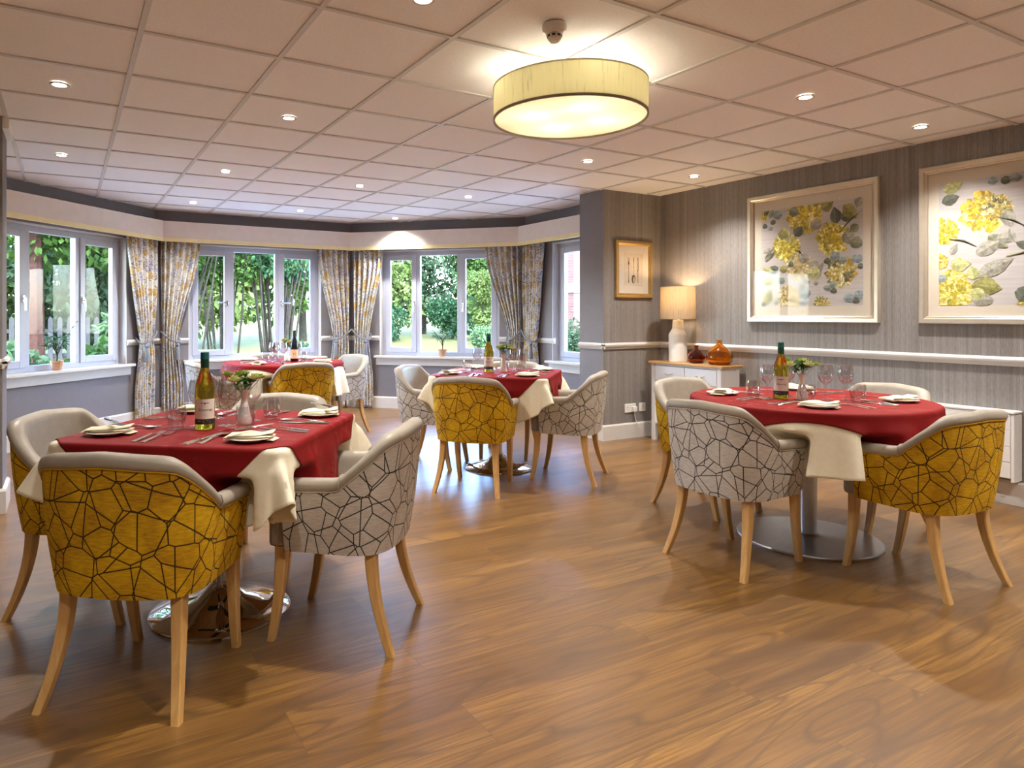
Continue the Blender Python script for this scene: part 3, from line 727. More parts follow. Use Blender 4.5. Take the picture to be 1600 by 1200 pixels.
def chair_lining():
    m = MB(); K = len(CC); w = 0
    for i in range(K):
        h = chair_h(CS[i])
        prof = [(.006, ZB+.001), (.006, h-.06), (.005, h-.044), (-.005, h-.039), (-.010, h-.024), (-.005, h-.007), (.010, h+.002), (.030, h+.002), (.047, h-.005), (.056, h-.018), (.058, h-.036)]
        zi = .445; prof += [(.059+.012*t, (h-.036)+(zi-h+.036)*t) for t in (.25, .5, .75, 1.0)]+[(.066, ZB+.001)]
        w = len(prof)
        for n, z in prof: m.v.append(chair_pt(i, n, z))
    for i in range(K-1):
        for j in range(w): m.f.append((i*w+j, i*w+(j+1) % w, (i+1)*w+(j+1) % w, (i+1)*w+j)); m.m.append(0)
    # rounded front faces of the arms
    for e in (0, K-1):
        idx = [e*w+j for j in range(w)]
        cx = sum(m.v[q][0] for q in idx)/w; 
        ring = len(m.v)
        for q in idx:
            x, y, z = m.v[q]; m.v.append((cx+(x-cx)*.82, y+.011, ZB+.008+(z-ZB-.008)*.985))
        for j in range(w): m.f.append((idx[j], idx[(j+1) % w], ring+(j+1) % w, ring+j)); m.m.append(0)
        m.f.append(tuple(ring+j for j in range(w))); m.m.append(0)
    return m
def chair_piping():
    m = MB(); m.uv = None
    m.tube([chair_pt(i, -.0015, chair_h(CS[i])-.043) for i in range(len(CC))], .0032, 6); return m
def chair_welt(side):
    i = min(range(len(CC)), key=lambda q: abs((CS[q] if side > 0 else CT-CS[q])-.245)); h = chair_h(CS[i]); m = MB()
    prof = [(-.0035, h-.045), (-.009, h-.038), (-.0125, h-.024), (-.006, h-.003), (.010, h+.0045), (.032, h+.0045), (.050, h-.004), (.0585, h-.020), (.0605, h-.05), (.062, h-.11)]
    m.tube([chair_pt(i, n, z) for n, z in prof], .003, 6); return m
def leg_mesh(x0, y0, x1, y1, ztop=.362):
    """square tapered leg, sabre-curved from (x0,y0) under the seat to (x1,y1) on the floor"""
    m = MB(); n = 10; vs = []
    for i in range(n+1):
        t = i/n; z = ztop*(1-t); k = t**1.9
        cx = x0+(x1-x0)*k; cy = y0+(y1-y0)*k; h = .0215-.0075*t
        c = .22*h
        vs += [(cx+a, cy+b, z) for a, b in ((-h+c, -h), (h-c, -h), (h, -h+c), (h, h-c), (h-c, h), (-h+c, h), (-h, h-c), (-h, -h+c))]
    m.add(vs, [tuple(reversed(range(8))), tuple(range(8*n, 8*n+8))]+[(i*8+k, i*8+(k+1) % 8, (i+1)*8+(k+1) % 8, (i+1)*8+k) for i in range(n) for k in range(8)])
    return m
def make_chair(fab, label):
    r = tag(empty('tub_chair'), label, 'chair', 'upholstered tub chairs round the dining tables')
    chair_shell().build('outer_shell', M[fab], r, smooth=60)
    chair_lining().build('inner_lining', M['leather'], r, smooth=50)
    chair_piping().build('piping', M[fab], r, smooth=60)
    for s in (1, -1): chair_welt(s).build('welt', M['leather'], r, smooth=60)
    m = MB(); m.prism([(-.222, .238), (.222, .238), (.232, .182), (.196, .165), (.185, -.15), (.13, -.178), (-.13, -.178), (-.185, -.15), (-.196, .165), (-.232, .182)], ZB+.003, .468)
    m.build('seat', M['leather'], r, bevel=.02)
    for s in (1, -1):
        leg_mesh(s*.200, .190, s*.1925, .236).build('leg', M['beech'], r, smooth=30)
        leg_mesh(s*.186, -.150, s*.225, -.236).build('leg', M['beech'], r, smooth=30)
    return r
CH = {'g': make_chair('fab_grey', 'x'), 'y': make_chair('fab_gold', 'x')}
CHAIRS = [  # x, y, heading (deg clockwise from +Y), fabric, label
 ('g', .9725, 2.516, -49.6, 'grey patterned tub chair at the front square table, open floor behind it'),
 ('y', .2475, 2.463, 36.9, 'mustard patterned tub chair with its back to the viewer at the front square table'),
 ('y', .115, 3.24, 127, 'mustard tub chair, greige leather inside, at the plant window side of the front square table'),
 ('g', .86, 3.35, 218, 'tub chair on the far side of the front square table, leather inner back showing'),
 ('y', 2.517, 4.06, 48.8, 'bright mustard tub chair with its back to the viewer at the middle square table'),
 ('g', 3.299, 3.983, -37.2, 'grey patterned tub chair at the middle square table, towards the pilaster'),
 ('g', 2.618, 4.90, 141.5, 'pale grey patterned tub chair on the lawn window side of the middle square table'),
 ('g', 3.38, 4.90, 226, 'tub chair mostly hidden behind the middle square table and its bottle'),
 ('y', 1.86, 6.03, 2, 'mustard patterned tub chair in front of the round table in the window bay'),
 ('g', 2.473, 6.714, -105, 'grey tub chair beside the curtains at the round table in the bay'),
 ('g', 1.22, 6.45, 85, 'grey tub chair partly behind the front table wine bottle, at the bay round table'),
 ('g', 1.9, 7.17, 182, 'tub chair under the far window, behind the round table in the bay'),
 ('g', 2.908, 2.241, 88.8, 'grey patterned tub chair turned to the round table by the papered wall'),
 ('y', 3.471, 1.657, 4.4, 'mustard patterned tub chair at the round table, in front of the white radiator'),
 ('y', 3.54, 2.93, 180, 'mustard tub chair with leather inside, in front of the white console table'),
 ('g', 4.11, 2.27, -82, 'tub chair between the round table and the papered wall, leather inner back showing')]
first = {}
for fab, x, y, h, lb in CHAIRS:
    if fab not in first:
        o = CH[fab]; o.location = (x, y, 0); o.rotation_euler = (0, 0, -math.radians(h)); o['label'] = lb; first[fab] = o
    else: dup(CH[fab], (x, y, 0), -math.radians(h), lb)

# ------------------------------------------------------------------ tables and cloths
ZT = .755
TABLES = {'T1': dict(c=(.556, 2.885), h=38, shape='sq', a=.45, met='chrome', nm='front square table', seats=('front mustard chair', 'grey chair', 'plant window chair', 'far side chair')),
          'T2': dict(c=(2.99, 4.48), h=46, shape='sq', a=.45, met='chrome', nm='middle square table', seats=('mustard chair', 'pilaster side chair', 'lawn window chair', 'far side chair')),
          'T3': dict(c=(1.86, 6.55), h=2, shape='rd', a=.57, met='chrome', nm='bay round table', seats=('mustard chair', 'curtain side chair', 'plant side chair', 'window side chair')),
          'T4': dict(c=(3.52, 2.245), h=3, shape='rd', a=.60, met='satin', nm='round table by the papered wall', seats=('front mustard chair', 'wall side chair', 'grey patterned chair', 'console side chair'))}
TBL = {'T1': 'square pedestal table with chrome disc base, at the front of the room', 'T2': 'square pedestal table with chrome disc base, in the middle of the room',
       'T3': 'round pedestal table standing in the window bay', 'T4': 'round pedestal table with brushed steel disc base by the papered wall'}
def make_table(key):
    t = TABLES[key]; r = tag(empty('dining_table', (*t['c'], 0), -math.radians(t['h'])), TBL[key], 'table'); met = M[t['met']]
    br = {'T1': .275, 'T2': .265, 'T3': .27, 'T4': .355}[key]
    m = MB()
    if t['met'] == 'chrome': m.lathe([(0, 0), (br, 0), (br+.002, .006), (br-.004, .012), (br*.7, .030), (br*.35, .062), (.06, .095), (.042, .115), (.04, .12), (0, .12)], 72)
    else: m.lathe([(0, 0), (br, 0), (br+.002, .006), (br-.003, .012), (br*.5, .017), (.085, .024), (.060, .030), (.056, .034), (0, .034)], 72)
    m.build('base_disc', met, r, smooth=40)
    cr = .033 if t['met'] == 'chrome' else .045
    m = MB(); m.lathe([(cr, .03), (cr, .70), (cr*2.2, .708), (cr*2.2, .715), (0, .715)], 32); m.build('column', met, r, smooth=40)
    m = MB(); m.box(-.28, .28, -.03, .03, .712, .722); m.box(-.03, .03, -.28, .28, .712, .722); m.build('bracket', M['black'], r)
    m = MB(); a = t['a']-.012
    if t['shape'] == 'sq': m.prism([(sx*(a-.06)+.06*math.cos(th), sy*(a-.06)+.06*math.sin(th)) for sx, sy, t0 in ((1, 1, 0), (-1, 1, 1), (-1, -1, 2), (1, -1, 3)) for th in [PI/2*(t0+q/6) for q in range(7)]], .722, ZT-.006)
    else: m.lathe([(0, .722), (a, .722), (a, ZT-.004), (0, ZT-.004)], 72)
    m.build('tabletop', M['oak'], r, bevel=.006); return r
for k in TABLES: make_table(k)

def table_chairs(key):
    cx, cy = TABLES[key]['c']; out = []; h0 = math.radians(TABLES[key]['h'])
    for fab, x, y, h, lb in CHAIRS:
        d = Vector((x-cx, y-cy))
        if d.length < .95:
            hh = math.radians(h); f = Vector((math.sin(hh), math.cos(hh))); rt = Vector((f.y, -f.x))
            out.append((Vector((x, y)), f, rt))
    return out
def drape_fn(key, lift, seed):
    t = TABLES[key]; sq = t['shape'] == 'sq'; a = t['a']; cr = .055; cx, cy = t['c']; h0 = math.radians(t['h'])
    U = Vector((math.sin(h0), math.cos(h0))); V = Vector((U.y, -U.x)); chs = table_chairs(key)
    ph = [R.uniform(0, 6.28) for _ in range(6)]; re = .012
    def f(p, q):
        if sq:
            ci = a-cr; bx = max(-ci, min(ci, p)); by = max(-ci, min(ci, q)); ex, ey = p-bx, q-by; dd = math.hypot(ex, ey); rad = cr
        else:
            bx = by = 0.0; ex, ey = p, q; dd = math.hypot(p, q); rad = a
        if dd <= rad-re: x, y, z = p, q, ZT+lift; s = 0; n = None
        else:
            nx, ny = ex/dd, ey/dd; s = dd-(rad-re); arc = re*PI/2
            if s < arc: th = s/re; o = re*math.sin(th); dz = re*(1-math.cos(th))
            else:
                hang = s-arc; th0 = math.atan2(ny, nx)
                if sq:
                    c45 = min(abs(nx), abs(ny)); w = math.exp(-((math.asin(c45)-PI/4)/.30)**2) if c45 > 1e-6 else 0
                    along = q if abs(nx) > abs(ny) else p
                    rip = (.5+.5*math.sin(along*15+ph[0]+(2 if nx+ny > 0 else 0)))*.055+.03*math.sin(along*31+ph[1])
                    k = .05+.50*w+(1-w)*rip*1.3
                else:
                    k = .13+.12*math.sin(15*th0+ph[0]+.6*math.sin(3*th0+ph[3]))+.04*math.sin(29*th0+ph[1])
                oo = hang*k+lift*1.2; o = re+oo*smooth01(0, .08, hang) if True else 0; o = max(o, re+.001)
                dz = re+math.sqrt(max(1e-6, hang*hang-(hang*k)**2))
            x, y, z = bx+nx*(rad-re+o+lift*.6), by+ny*(rad-re+o+lift*.6), ZT+lift-dz
        # world-aligned, then pushed in by the chair arms
        wx, wy = V*x+U*y
        if s and z < .70:
            for c, fw, rt in chs:
                e = Vector((cx+wx, cy+wy))-c; la = e.dot(rt); fo = e.dot(fw)
                if fo < .26 and abs(la) < .46:
                    wgt = smooth01(.345, .285, abs(la))*max(smooth01(.14, .235, abs(la))*smooth01(.675, .615, z), smooth01(.54, .47, z))
                    tgt = .204+lift*.0-(.0 if lift < .002 else .004)
                    if fo < tgt: d = fw*((tgt-fo)*wgt); wx += d.x; wy += d.y
        return (wx, wy, z)
    return f
def polar_cloth(key, rad, lift):
    f = drape_fn(key, lift, 1); m = MB(); m.uv = []; na, nr = 240, 56; a = TABLES[key]['a']
    h0 = math.radians(TABLES[key]['h'])
    for j in range(nr+1):
        t = j/nr; r = rad*(t**.8) if t > 0 else 0
        for i in range(na):
            th = 2*PI*i/na; p, q = r*math.cos(th), r*math.sin(th); m.v.append(f(p, q)); m.uv.append((p, q))
    for j in range(nr):
        for i in range(na):
            i2 = (i+1) % na; m.f.append((j*na+i, (j+1)*na+i, (j+1)*na+i2, j*na+i2)); m.m.append(0)
    return m
def square_cloth(key, half, rot, lift):
    f = drape_fn(key, lift, 1); m = MB(); m.uv = []; n = 150
    c, s = math.cos(rot), math.sin(rot)
    for j in range(n+1):
        for i in range(n+1):
            u = half*(2*i/n-1); v = half*(2*j/n-1); m.v.append(f(c*u-s*v, s*u+c*v)); m.uv.append((u, v))
    w = n+1
    for j in range(n):
        for i in range(n): m.f.append((j*w+i, j*w+i+1, (j+1)*w+i+1, (j+1)*w+i)); m.m.append(0)
    return m
CL = {'T1': (.80, .587, PI/4, 'ivory cloth hanging in points over the front square table', 'red damask overlay set cornerwise on the front square table'),
      'T2': (.80, .587, PI/4, 'ivory cloth hanging in points over the middle square table', 'red overlay set cornerwise on the middle square table'),
      'T3': (.87, .60, math.radians(48), 'white cloth hanging around the round table in the window bay', 'pinkish red overlay with scalloped edge on the bay round table'),
      'T4': (.89, .645, math.radians(35.5), 'ivory cloth hanging in soft folds around the round table by the papered wall', 'red overlay draped over the round table by the papered wall')}
for key, (rad, half, rot, l1, l2) in CL.items():
    st = R.getstate()
    o = polar_cloth(key, rad, .001).build('tablecloth', M['ivory'], smooth=70); o.location = (*TABLES[key]['c'], 0)
    tag(o, l1, 'tablecloth', 'pale tablecloths')
    R.setstate(st)
    o2 = square_cloth(key, half, rot, .005).build('table_overlay', M['red'], smooth=70); o2.location = (*TABLES[key]['c'], 0)
    tag(o2, l2, 'overlay cloth', 'red overlay cloths')
    for q, th in ((o, .0012), (o2, .0015)):
        sd = q.modifiers.new('thick', 'SOLIDIFY'); sd.thickness = th; sd.offset = 0

# ------------------------------------------------------------------ tableware
ZC = ZT+.0066
def flat_part(outline_half, length, th, zf, m, mat=None):
    """strip along +x whose half width is outline_half(t) and height zf(t)"""
    n = 22; vs = []
    for i in range(n+1):
        t = i/n; w = max(.0008, outline_half(t)); z = zf(t); x = length*t
        vs += [(x, -w, z), (x, w, z), (x, w*.8, z+th), (x, -w*.8, z+th)]
    m.add(vs, [(0, 1, 2, 3), tuple(4*n+k for k in (3, 2, 1, 0))]+[(4*i+k, 4*i+(k+1) % 4, 4*i+4+(k+1) % 4, 4*i+4+k) for i in range(n) for k in range(4)])
def interp(pts, t):
    for (a, x), (b, y) in zip(pts, pts[1:]):
        if t <= b: return x+(y-x)*(t-a)/(b-a)
    return pts[-1][1]
def make_fork():
    m = MB(); W = [(0, .0085), (.1, .0095), (.45, .0045), (.62, .0035), (.70, .006), (.76, .0115), (.80, .012)]
    Z = [(0, .0), (.3, .004), (.6, .010), (.75, .002), (.85, .0), (1.0, .005)]
    flat_part(lambda t: interp(W, t*.8), .16, .0022, lambda t: interp(Z, t*.8), m)
    for k in (-1.5, -.5, .5, 1.5):
        vs = []
        for i in range(7):
            t = .79+.21*i/6; z = interp(Z, t); w = .0019*(1-.5*i/6); y = k*.0063; x = .2*t
            vs += [(x, y-w, z), (x, y+w, z), (x, y+w, z+.002), (x, y-w, z+.002)]
        m.add(vs, [(0, 1, 2, 3), (27, 26, 25, 24)]+[(4*i+q, 4*i+(q+1) % 4, 4*i+4+(q+1) % 4, 4*i+4+q) for i in range(6) for q in range(4)])
    return m.build('fork', M['steel'], smooth=40)
def make_knife(L=.22, name='table_knife'):
    m = MB(); flat_part(lambda t: interp([(0, .0085), (.15, .0095), (.9, .0065), (1, .005)], t), L*.45, .0055, lambda t: 0, m)
    flat_part(lambda t: interp([(0, .005), (.12, .0095), (.7, .0105), (.9, .008), (1, .001)], t), L*.57, .0016, lambda t: .0016, m, None)
    k = len(m.v); n0 = 23*4
    m.v[n0:] = [(x+L*.43, y, z) for x, y, z in m.v[n0:]]
    return m.build(name, M['steel'], smooth=40)
def make_spoon():
    m = MB(); W = [(0, .0085), (.1, .0095), (.5, .0042), (.68, .0035), (.74, .005)]
    Z = [(0, .0), (.3, .004), (.6, .010), (.74, .008)]
    flat_part(lambda t: interp(W, t*.74), .148, .0022, lambda t: interp(Z, t*.74), m)
    n, k = 20, 6; vs = []; c = len(m.v)
    for j in range(k+1):
        r = j/k
        for i in range(n):
            a = 2*PI*i/n; vs.append((.172+.029*r*math.cos(a), .0185*r*math.sin(a)*(1-.12*math.cos(a)), .0008+.0085*r*r))
    fs = [(j*n+i, j*n+(i+1) % n, (j+1)*n+(i+1) % n, (j+1)*n+i) for j in range(k) for i in range(n)]
    m.add(vs, fs)
    o = m.build('spoon', M['steel'], smooth=60); sd = o.modifiers.new('thick', 'SOLIDIFY'); sd.thickness = .0012; sd.offset = 1; return o
def make_plate():
    m = MB(); m.lathe([(0, .003), (.042, .003), (.046, .0), (.05, .001), (.056, .005), (.082, .013), (.084, .0145), (.080, .0155), (.056, .009), (.048, .0065), (0, .006)], 48)
    return m.build('side_plate', M['china'], smooth=50)
def make_napkin(seed):
    rr = random.Random(seed); m = MB(); nx, ny = 22, 14
    for lay in range(3):
        ox, oy, rz = rr.uniform(-.004, .004), rr.uniform(-.006, .006), rr.uniform(-.07, .07)+(.12 if lay == 2 else 0)
        L_, W_ = .088-.004*lay, .046-.004*lay; th = .0065
        def P(u, v, top):
            x = L_*u; y = W_*v*(1-.18*u); e = 1-max(abs(u)**8, abs(v)**6)
            z = .0085+lay*.007+(th*e if top else 0)+.003*math.sin(5*u+lay+seed)*(1+v)*.6+.010*max(0, u-.4)*(lay-.6)
            c, s = math.cos(rz), math.sin(rz); return (c*x-s*y+ox, s*x+c*y+oy, z)
        vs = []; fs = []
        for top in (0, 1):
            for j in range(ny+1):
                for i in range(nx+1): vs.append(P(2*i/nx-1, 2*j/ny-1, top))
        w = nx+1; o = w*(ny+1)
        for j in range(ny):
            for i in range(nx):
                fs.append((j*w+i, (j+1)*w+i, (j+1)*w+i+1, j*w+i+1)); fs.append((o+j*w+i, o+j*w+i+1, o+(j+1)*w+i+1, o+(j+1)*w+i))
        m.add(vs, fs)
    return m.build('napkin', M['napkin'], smooth=60)
def make_tumbler():
    r = empty('tumbler'); m = MB()
    m.lathe([(0, .0), (.025, .0), (.028, .003), (.033, .025), (.0385, .050), (.0390, .065), (.036, .092), (.0345, .092), (.0372, .065), (.0366, .050), (.0308, .027), (.024, .019), (0, .017)], 40)
    m.build('glass', M['wineglass'], r, smooth=60); return r
def make_wineglass():
    r = empty('wine_glass'); m = MB()
    m.lathe([(0, .0), (.034, .0), (.035, .0015), (.020, .004), (.007, .008), (.0042, .02), (.0040, .070), (.006, .080), (.018, .090), (.031, .105), (.0385, .125), (.0395, .140), (.036, .165), (.0312, .187), (.0304, .187), (.0350, .165), (.0385, .140), (.0375, .125), (.030, .106), (.017, .092), (.0, .086)], 40)
    m.build('bowl', M['wineglass'], r, smooth=60); return r
def text_on_cylinder(body, size, rad, zc, mat, parent, name, shear=.25, ang=-PI/2):
    cu = bpy.data.curves.new('lettering', 'FONT'); cu.body = body; cu.size = size; cu.align_x = 'CENTER'; cu.align_y = 'CENTER'; cu.shear = shear; cu.extrude = 0
    t = bpy.data.objects.new('lettering', cu); COL.objects.link(t)
    dg = bpy.context.evaluated_depsgraph_get(); dg.update()
    me = bpy.data.meshes.new_from_object(t.evaluated_get(dg)); bpy.data.objects.remove(t)
    bm = bmesh.new(); bm.from_mesh(me); bmesh.ops.subdivide_edges(bm, edges=[e for e in bm.edges if e.calc_length() > size*.25], cuts=2); bm.to_mesh(me); bm.free()
    for v in me.vertices:
        a = ang+v.co.x/rad; v.co = (rad*math.cos(a), rad*math.sin(a), zc+v.co.y)
    me.materials.clear(); me.materials.append(mat)
    o = bpy.data.objects.new(name, me); COL.objects.link(o); o.parent = parent; return o
def cyl_patch(m, rad, z0, z1, a0, a1, n=20, cut=None):
    vs = []
    for i in range(n+1):
        a = a0+(a1-a0)*i/n; vs += [(rad*math.cos(a), rad*math.sin(a), z0), (rad*math.cos(a), rad*math.sin(a), z1)]
    m.add(vs, [(2*i, 2*i+2, 2*i+3, 2*i+1) for i in range(n)])
def cyl_poly(m, rad, pts, ang=-PI/2):
    c = len(m.v); m.add([(rad*math.cos(ang+x/rad), rad*math.sin(ang+x/rad), z) for x, z in pts], [tuple(range(len(pts)))])
def make_white_bottle():
    r = empty('wine_bottle'); m = MB(); rb = .0385
    m.lathe([(0, .004), (.028, .0), (.036, .002), (rb, .008), (rb, .150), (.0365, .170), (.031, .192), (.0235, .215), (.0175, .235), (.0150, .250), (.0145, .300), (0, .300)], 48)
    m.build('glass_body', M['wine_bottle'], r, smooth=50)
    m = MB(); m.lathe([(.0158, .243), (.0162, .244), (.0162, .2745), (.0166, .275), (.0166, .2775), (.0162, .278), (.0162, .302), (.015, .304), (0, .304)], 32); m.build('capsule', M['capsule'], r, smooth=40)
    m = MB(); cyl_patch(m, rb+.0006, .045, .122, -PI/2-1.15, -PI/2+1.15); lab = m.build('label', M['paper_label'], r, smooth=60)
    m = MB(); cyl_patch(m, rb+.0007, .024, .0445, -PI/2-1.15, -PI/2+1.15); m.build('lower_label', M['ink'], r, smooth=60)
    text_on_cylinder('Vouvray', .0165, rb+.0010, .081, M['ink'], lab, 'lettering', .35)
    m = MB(); rr = rb+.001; z = .106
    cyl_poly(m, rr, [(-.004, z), (0, z-.006), (.004, z), (0, z+.005)])
    for s in (-1, 1):
        cyl_poly(m, rr, [(s*.004, z+.001), (s*.009, z+.003), (s*.014, z+.0015), (s*.019, z+.003), (s*.014, z-.0005), (s*.009, z-.001)])
    for zz, w in ((.094, .012), (.066, .014), (.060, .005)): cyl_poly(m, rr, [(-w, zz), (w, zz), (w, zz+.0008), (-w, zz+.0008)])
    m.build('emblem', M['ink'], lab, smooth=None, fix=False)
    m = MB()
    for zz, x0, x1 in ((.036, -.028, -.016), (.037, -.008, .012), (.033, -.008, .022), (.030, -.004, .020)): cyl_poly(m, rb+.0011, [(x0, zz), (x1, zz), (x1, zz+.0016), (x0, zz+.0016)])
    m.build('lower_print', M['paper_label'], lab, smooth=None, fix=False)
    return r
def make_red_bottle():
    r = empty('wine_bottle'); m = MB(); rb = .039
    m.lathe([(0, .004), (.028, .0), (.036, .002), (rb, .008), (rb, .150), (.0365, .172), (.030, .196), (.022, .217), (.0165, .236), (.0148, .250), (.0145, .300), (0, .300)], 48)
    m.build('glass_body', M['dark_glass'], r, smooth=50)
    m = MB(); m.lathe([(.0156, .235), (.0160, .236), (.0158, .300), (.0148, .303), (0, .303)], 32); m.build('capsule', M['ink'], r, smooth=40)
    m = MB(); cyl_patch(m, rb+.0006, .030, .118, -PI/2-1.2, -PI/2+1.2); lab = m.build('label', M['paper_orange'], r, smooth=60)
    m = MB(); cyl_poly(m, rb+.001, [(.0155*math.cos(2*PI*k/24)*(1 if k % 2 else .8), .075+.0155*math.sin(2*PI*k/24)*(1 if k % 2 else .8)) for k in range(24)]); m.build('emblem', M['rust_ink'], lab, smooth=None, fix=False)
    return r
def make_vase():
    r = empty('bud_vase'); m = MB()
    m.lathe([(0, 0), (.030, 0), (.031, .003), (.029, .02), (.022, .05), (.015, .085), (.0125, .105), (.014, .120), (.021, .138), (.019, .138), (.0115, .118), (.010, .105), (.012, .085), (.0, .05)], 32)
    m.build('body', M['ceramic'], r, smooth=50); return r
def leaf_quad(m, p, d, up, ln, wd, curl=.15):
    d = d.normalized(); s = d.cross(up); s = s.normalized() if s.length > 1e-4 else Vector((1, 0, 0)); n = s.cross(d)
    m.add([p, p+d*ln*.45+s*wd*.5-n*ln*curl*.3, p+d*ln-n*ln*curl, p+d*ln*.45-s*wd*.5-n*ln*curl*.3, p+d*ln*.5+n*ln*.03], [(0, 1, 4), (1, 2, 4), (2, 3, 4), (3, 0, 4)])
def make_posy(seed):
    rr = random.Random(seed); r = empty('flower_posy'); st = MB(); lf = MB(); heads = []
    for k in range(9):
        a = 2*PI*k/9+rr.uniform(-.3, .3); rad = rr.uniform(.014, .072); z = rr.uniform(.03, .075)+(.03 if k % 3 == 0 else 0); p = Vector((rad*math.cos(a), rad*math.sin(a), z))
        st.tube([(0, 0, -.07), (p.x*.15, p.y*.15, 0), (p.x*.7, p.y*.7, z*.6), p], .0014, 5)
        if k % 3 != 2: heads.append((p, 'petal_lime' if k % 2 else 'petal_cream', rr.uniform(.022, .031)))
        for q in range(5):
            d = Vector((rr.uniform(-1, 1), rr.uniform(-1, 1), rr.uniform(-.2, .9))); leaf_quad(lf, p*.55+Vector((0, 0, z*.35))*rr.uniform(.3, .9), d, Vector((0, 0, 1)), rr.uniform(.03, .05), rr.uniform(.014, .022))
    st.build('stems', M['stem'], r); lf.build('leaves', M['posy_leaf'], r, smooth=None, fix=False)
    for p, mt, s in heads:
        m = MB()
        for ring, (cnt, tilt, ln) in enumerate(((5, 1.25, .8), (7, .75, 1.1), (8, .25, 1.25))):
            for q in range(cnt):
                a = 2*PI*q/cnt+ring*.4; d = Vector((math.cos(a)*math.cos(tilt), math.sin(a)*math.cos(tilt), math.sin(tilt))); leaf_quad(m, p+Vector((0, 0, -.004)), d, Vector((0, 0, 1)), s*ln, s*.95, -.35)
        m.build('bloom', M[mt], r, smooth=None, fix=False)
    return r
PROT = {}
def proto(kind, maker):
    if kind not in PROT: PROT[kind] = [maker(), False]
    return PROT[kind]
def place(kind, maker, x, y, z, rz, label, cat, group=None, tilt=None):
    p = proto(kind, maker)
    if not p[1]: o = p[0]; p[1] = True; o.location = (x, y, z); o.rotation_euler = (0, 0, rz); tag(o, label, cat, group)
    else: o = dup(p[0], (x, y, z), rz, label, group)
    o.rotation_euler = (tilt[0], tilt[1], rz) if tilt else (0, 0, rz)
    return o
def setting(key, seat, skip=()):
    t = TABLES[key]; cx, cy = t['c']; nm = t['nm']; h0 = math.radians(t['h']); seats = t['seats']
    U = Vector((math.sin(h0), math.cos(h0))); V = Vector((U.y, -U.x))
    out = {'near': -U, 'right': V, 'left': -V, 'far': U}[seat]; Lf = Vector((out.y, -out.x))   # diner's left when facing the centre
    st = seats[('near', 'right', 'left', 'far').index(seat)]
    rnd = t['shape'] == 'rd'; oo = -.0 if rnd else 0.0
    def P(o, l): w = out*(o+oo)+Lf*l; return cx+w.x, cy+w.y
    def A(v): return math.atan2(v.y, v.x)
    ji = R.uniform
    sfx = '%s on the %s' % (st, nm)
    G = lambda s: s+' on the dining tables'
    px, py = P(.285+ji(-.01, .01), .315+ji(-.01, .01))
    place('plate', make_plate, px, py, ZC, 0, 'white side plate for the '+sfx, 'plate', G('side plates'))
    nk = ('napkin%d' % (len(sfx) % 3)); a = A(out)+ji(-.5, .5)
    if key == 'T1': a = -h0+.15+ji(-.1, .1)
    place(nk, lambda: make_napkin(len(sfx) % 3), px, py, ZC+.0015, a, 'folded cream napkin for the '+sfx, 'napkin', G('folded napkins'))
    if key == 'T1':
        b = A(out)+1.0+ji(-.2, .2)
        place('bknife', lambda: make_knife(.17, 'butter_knife'), px-.085*math.cos(b)+.01, py-.085*math.sin(b), ZC+.048, b, 'butter knife for the '+sfx, 'knife', G('butter knives'))
    ia = A(-out)
    for l, w in ((.085, 'inner'), (.125, 'outer')):
        x, y = P(.415+ji(-.015, .01)-(.0), l); place('fork', make_fork, x, y, ZC+.0003, ia+ji(-.06, .06), w+' fork for the '+sfx, 'fork', G('forks'))
    x, y = P(.43, -.085); place('knife', make_knife, x, y, ZC+.0003, ia+ji(-.05, .05), 'dinner knife for the '+sfx, 'knife', G('dinner knives'))
    x, y = P(.405, -.125); place('spoon', make_spoon, x, y, ZC+.0003, ia+ji(-.05, .05), 'dessert spoon for the '+sfx, 'spoon', G('dessert spoons'))
for key in TABLES:
    for seat in ('near', 'right', 'left', 'far'): setting(key, seat)
def at(key, v, u):
    t = TABLES[key]; h0 = math.radians(t['h']); U = Vector((math.sin(h0), math.cos(h0))); V = Vector((U.y, -U.x)); w = V*v+U*u; return t['c'][0]+w.x, t['c'][1]+w.y
GL = {'T1': dict(tum=[(-.124, -.128, 'beside the bottle, towards the plant window'), (.150, -.09, 'in front of the vase'), (.148, .168, 'towards the grey chair')],
                 wg=[(-.073, -.05, 'behind the bottle, towards the plant window'), (.035, -.02, 'between bottle and vase'), (.085, .118, 'just behind the flowers'), (-.10, .161, 'at the far side behind the bottle')], bot=(-.009, -.115), vase=(.085, .035)),
      'T2': dict(tum=[(-.26, .03, 'towards the lawn window'), (.02, .17, 'behind the flowers'), (.17, .07, 'towards the pilaster')],
                 wg=[(-.20, .11, 'towards the lawn window'), (-.12, .20, 'at the far side behind the bottle'), (.10, .13, 'near the flowers'), (.20, -.01, 'towards the pilaster')], bot=(-.08, .0), vase=(.03, .06)),
      'T3': dict(tum=[(-.17, .05, 'towards the plant window'), (.20, .02, 'towards the curtains'), (-.04, .20, 'at the window side')],
                 wg=[(-.11, .0, 'beside the bottle, towards the plants'), (-.06, .10, 'behind the bottle'), (.17, .12, 'towards the curtains'), (-.03, -.09, 'at the front')], bot=(.09, -.04), vase=(.05, .09)),
      'T4': dict(tum=[(-.225, .165, 'towards the console'), (-.175, -.125, 'in front of the vase'), (.065, -.235, 'towards the radiator')],
                 wg=[(-.235, .065, 'beside the bottle, towards the console'), (-.02, .105, 'behind the bottle'), (.005, -.10, 'beside the flowers'), (.095, -.150, 'towards the radiator')], bot=(-.157, .045), vase=(-.095, -.035))}
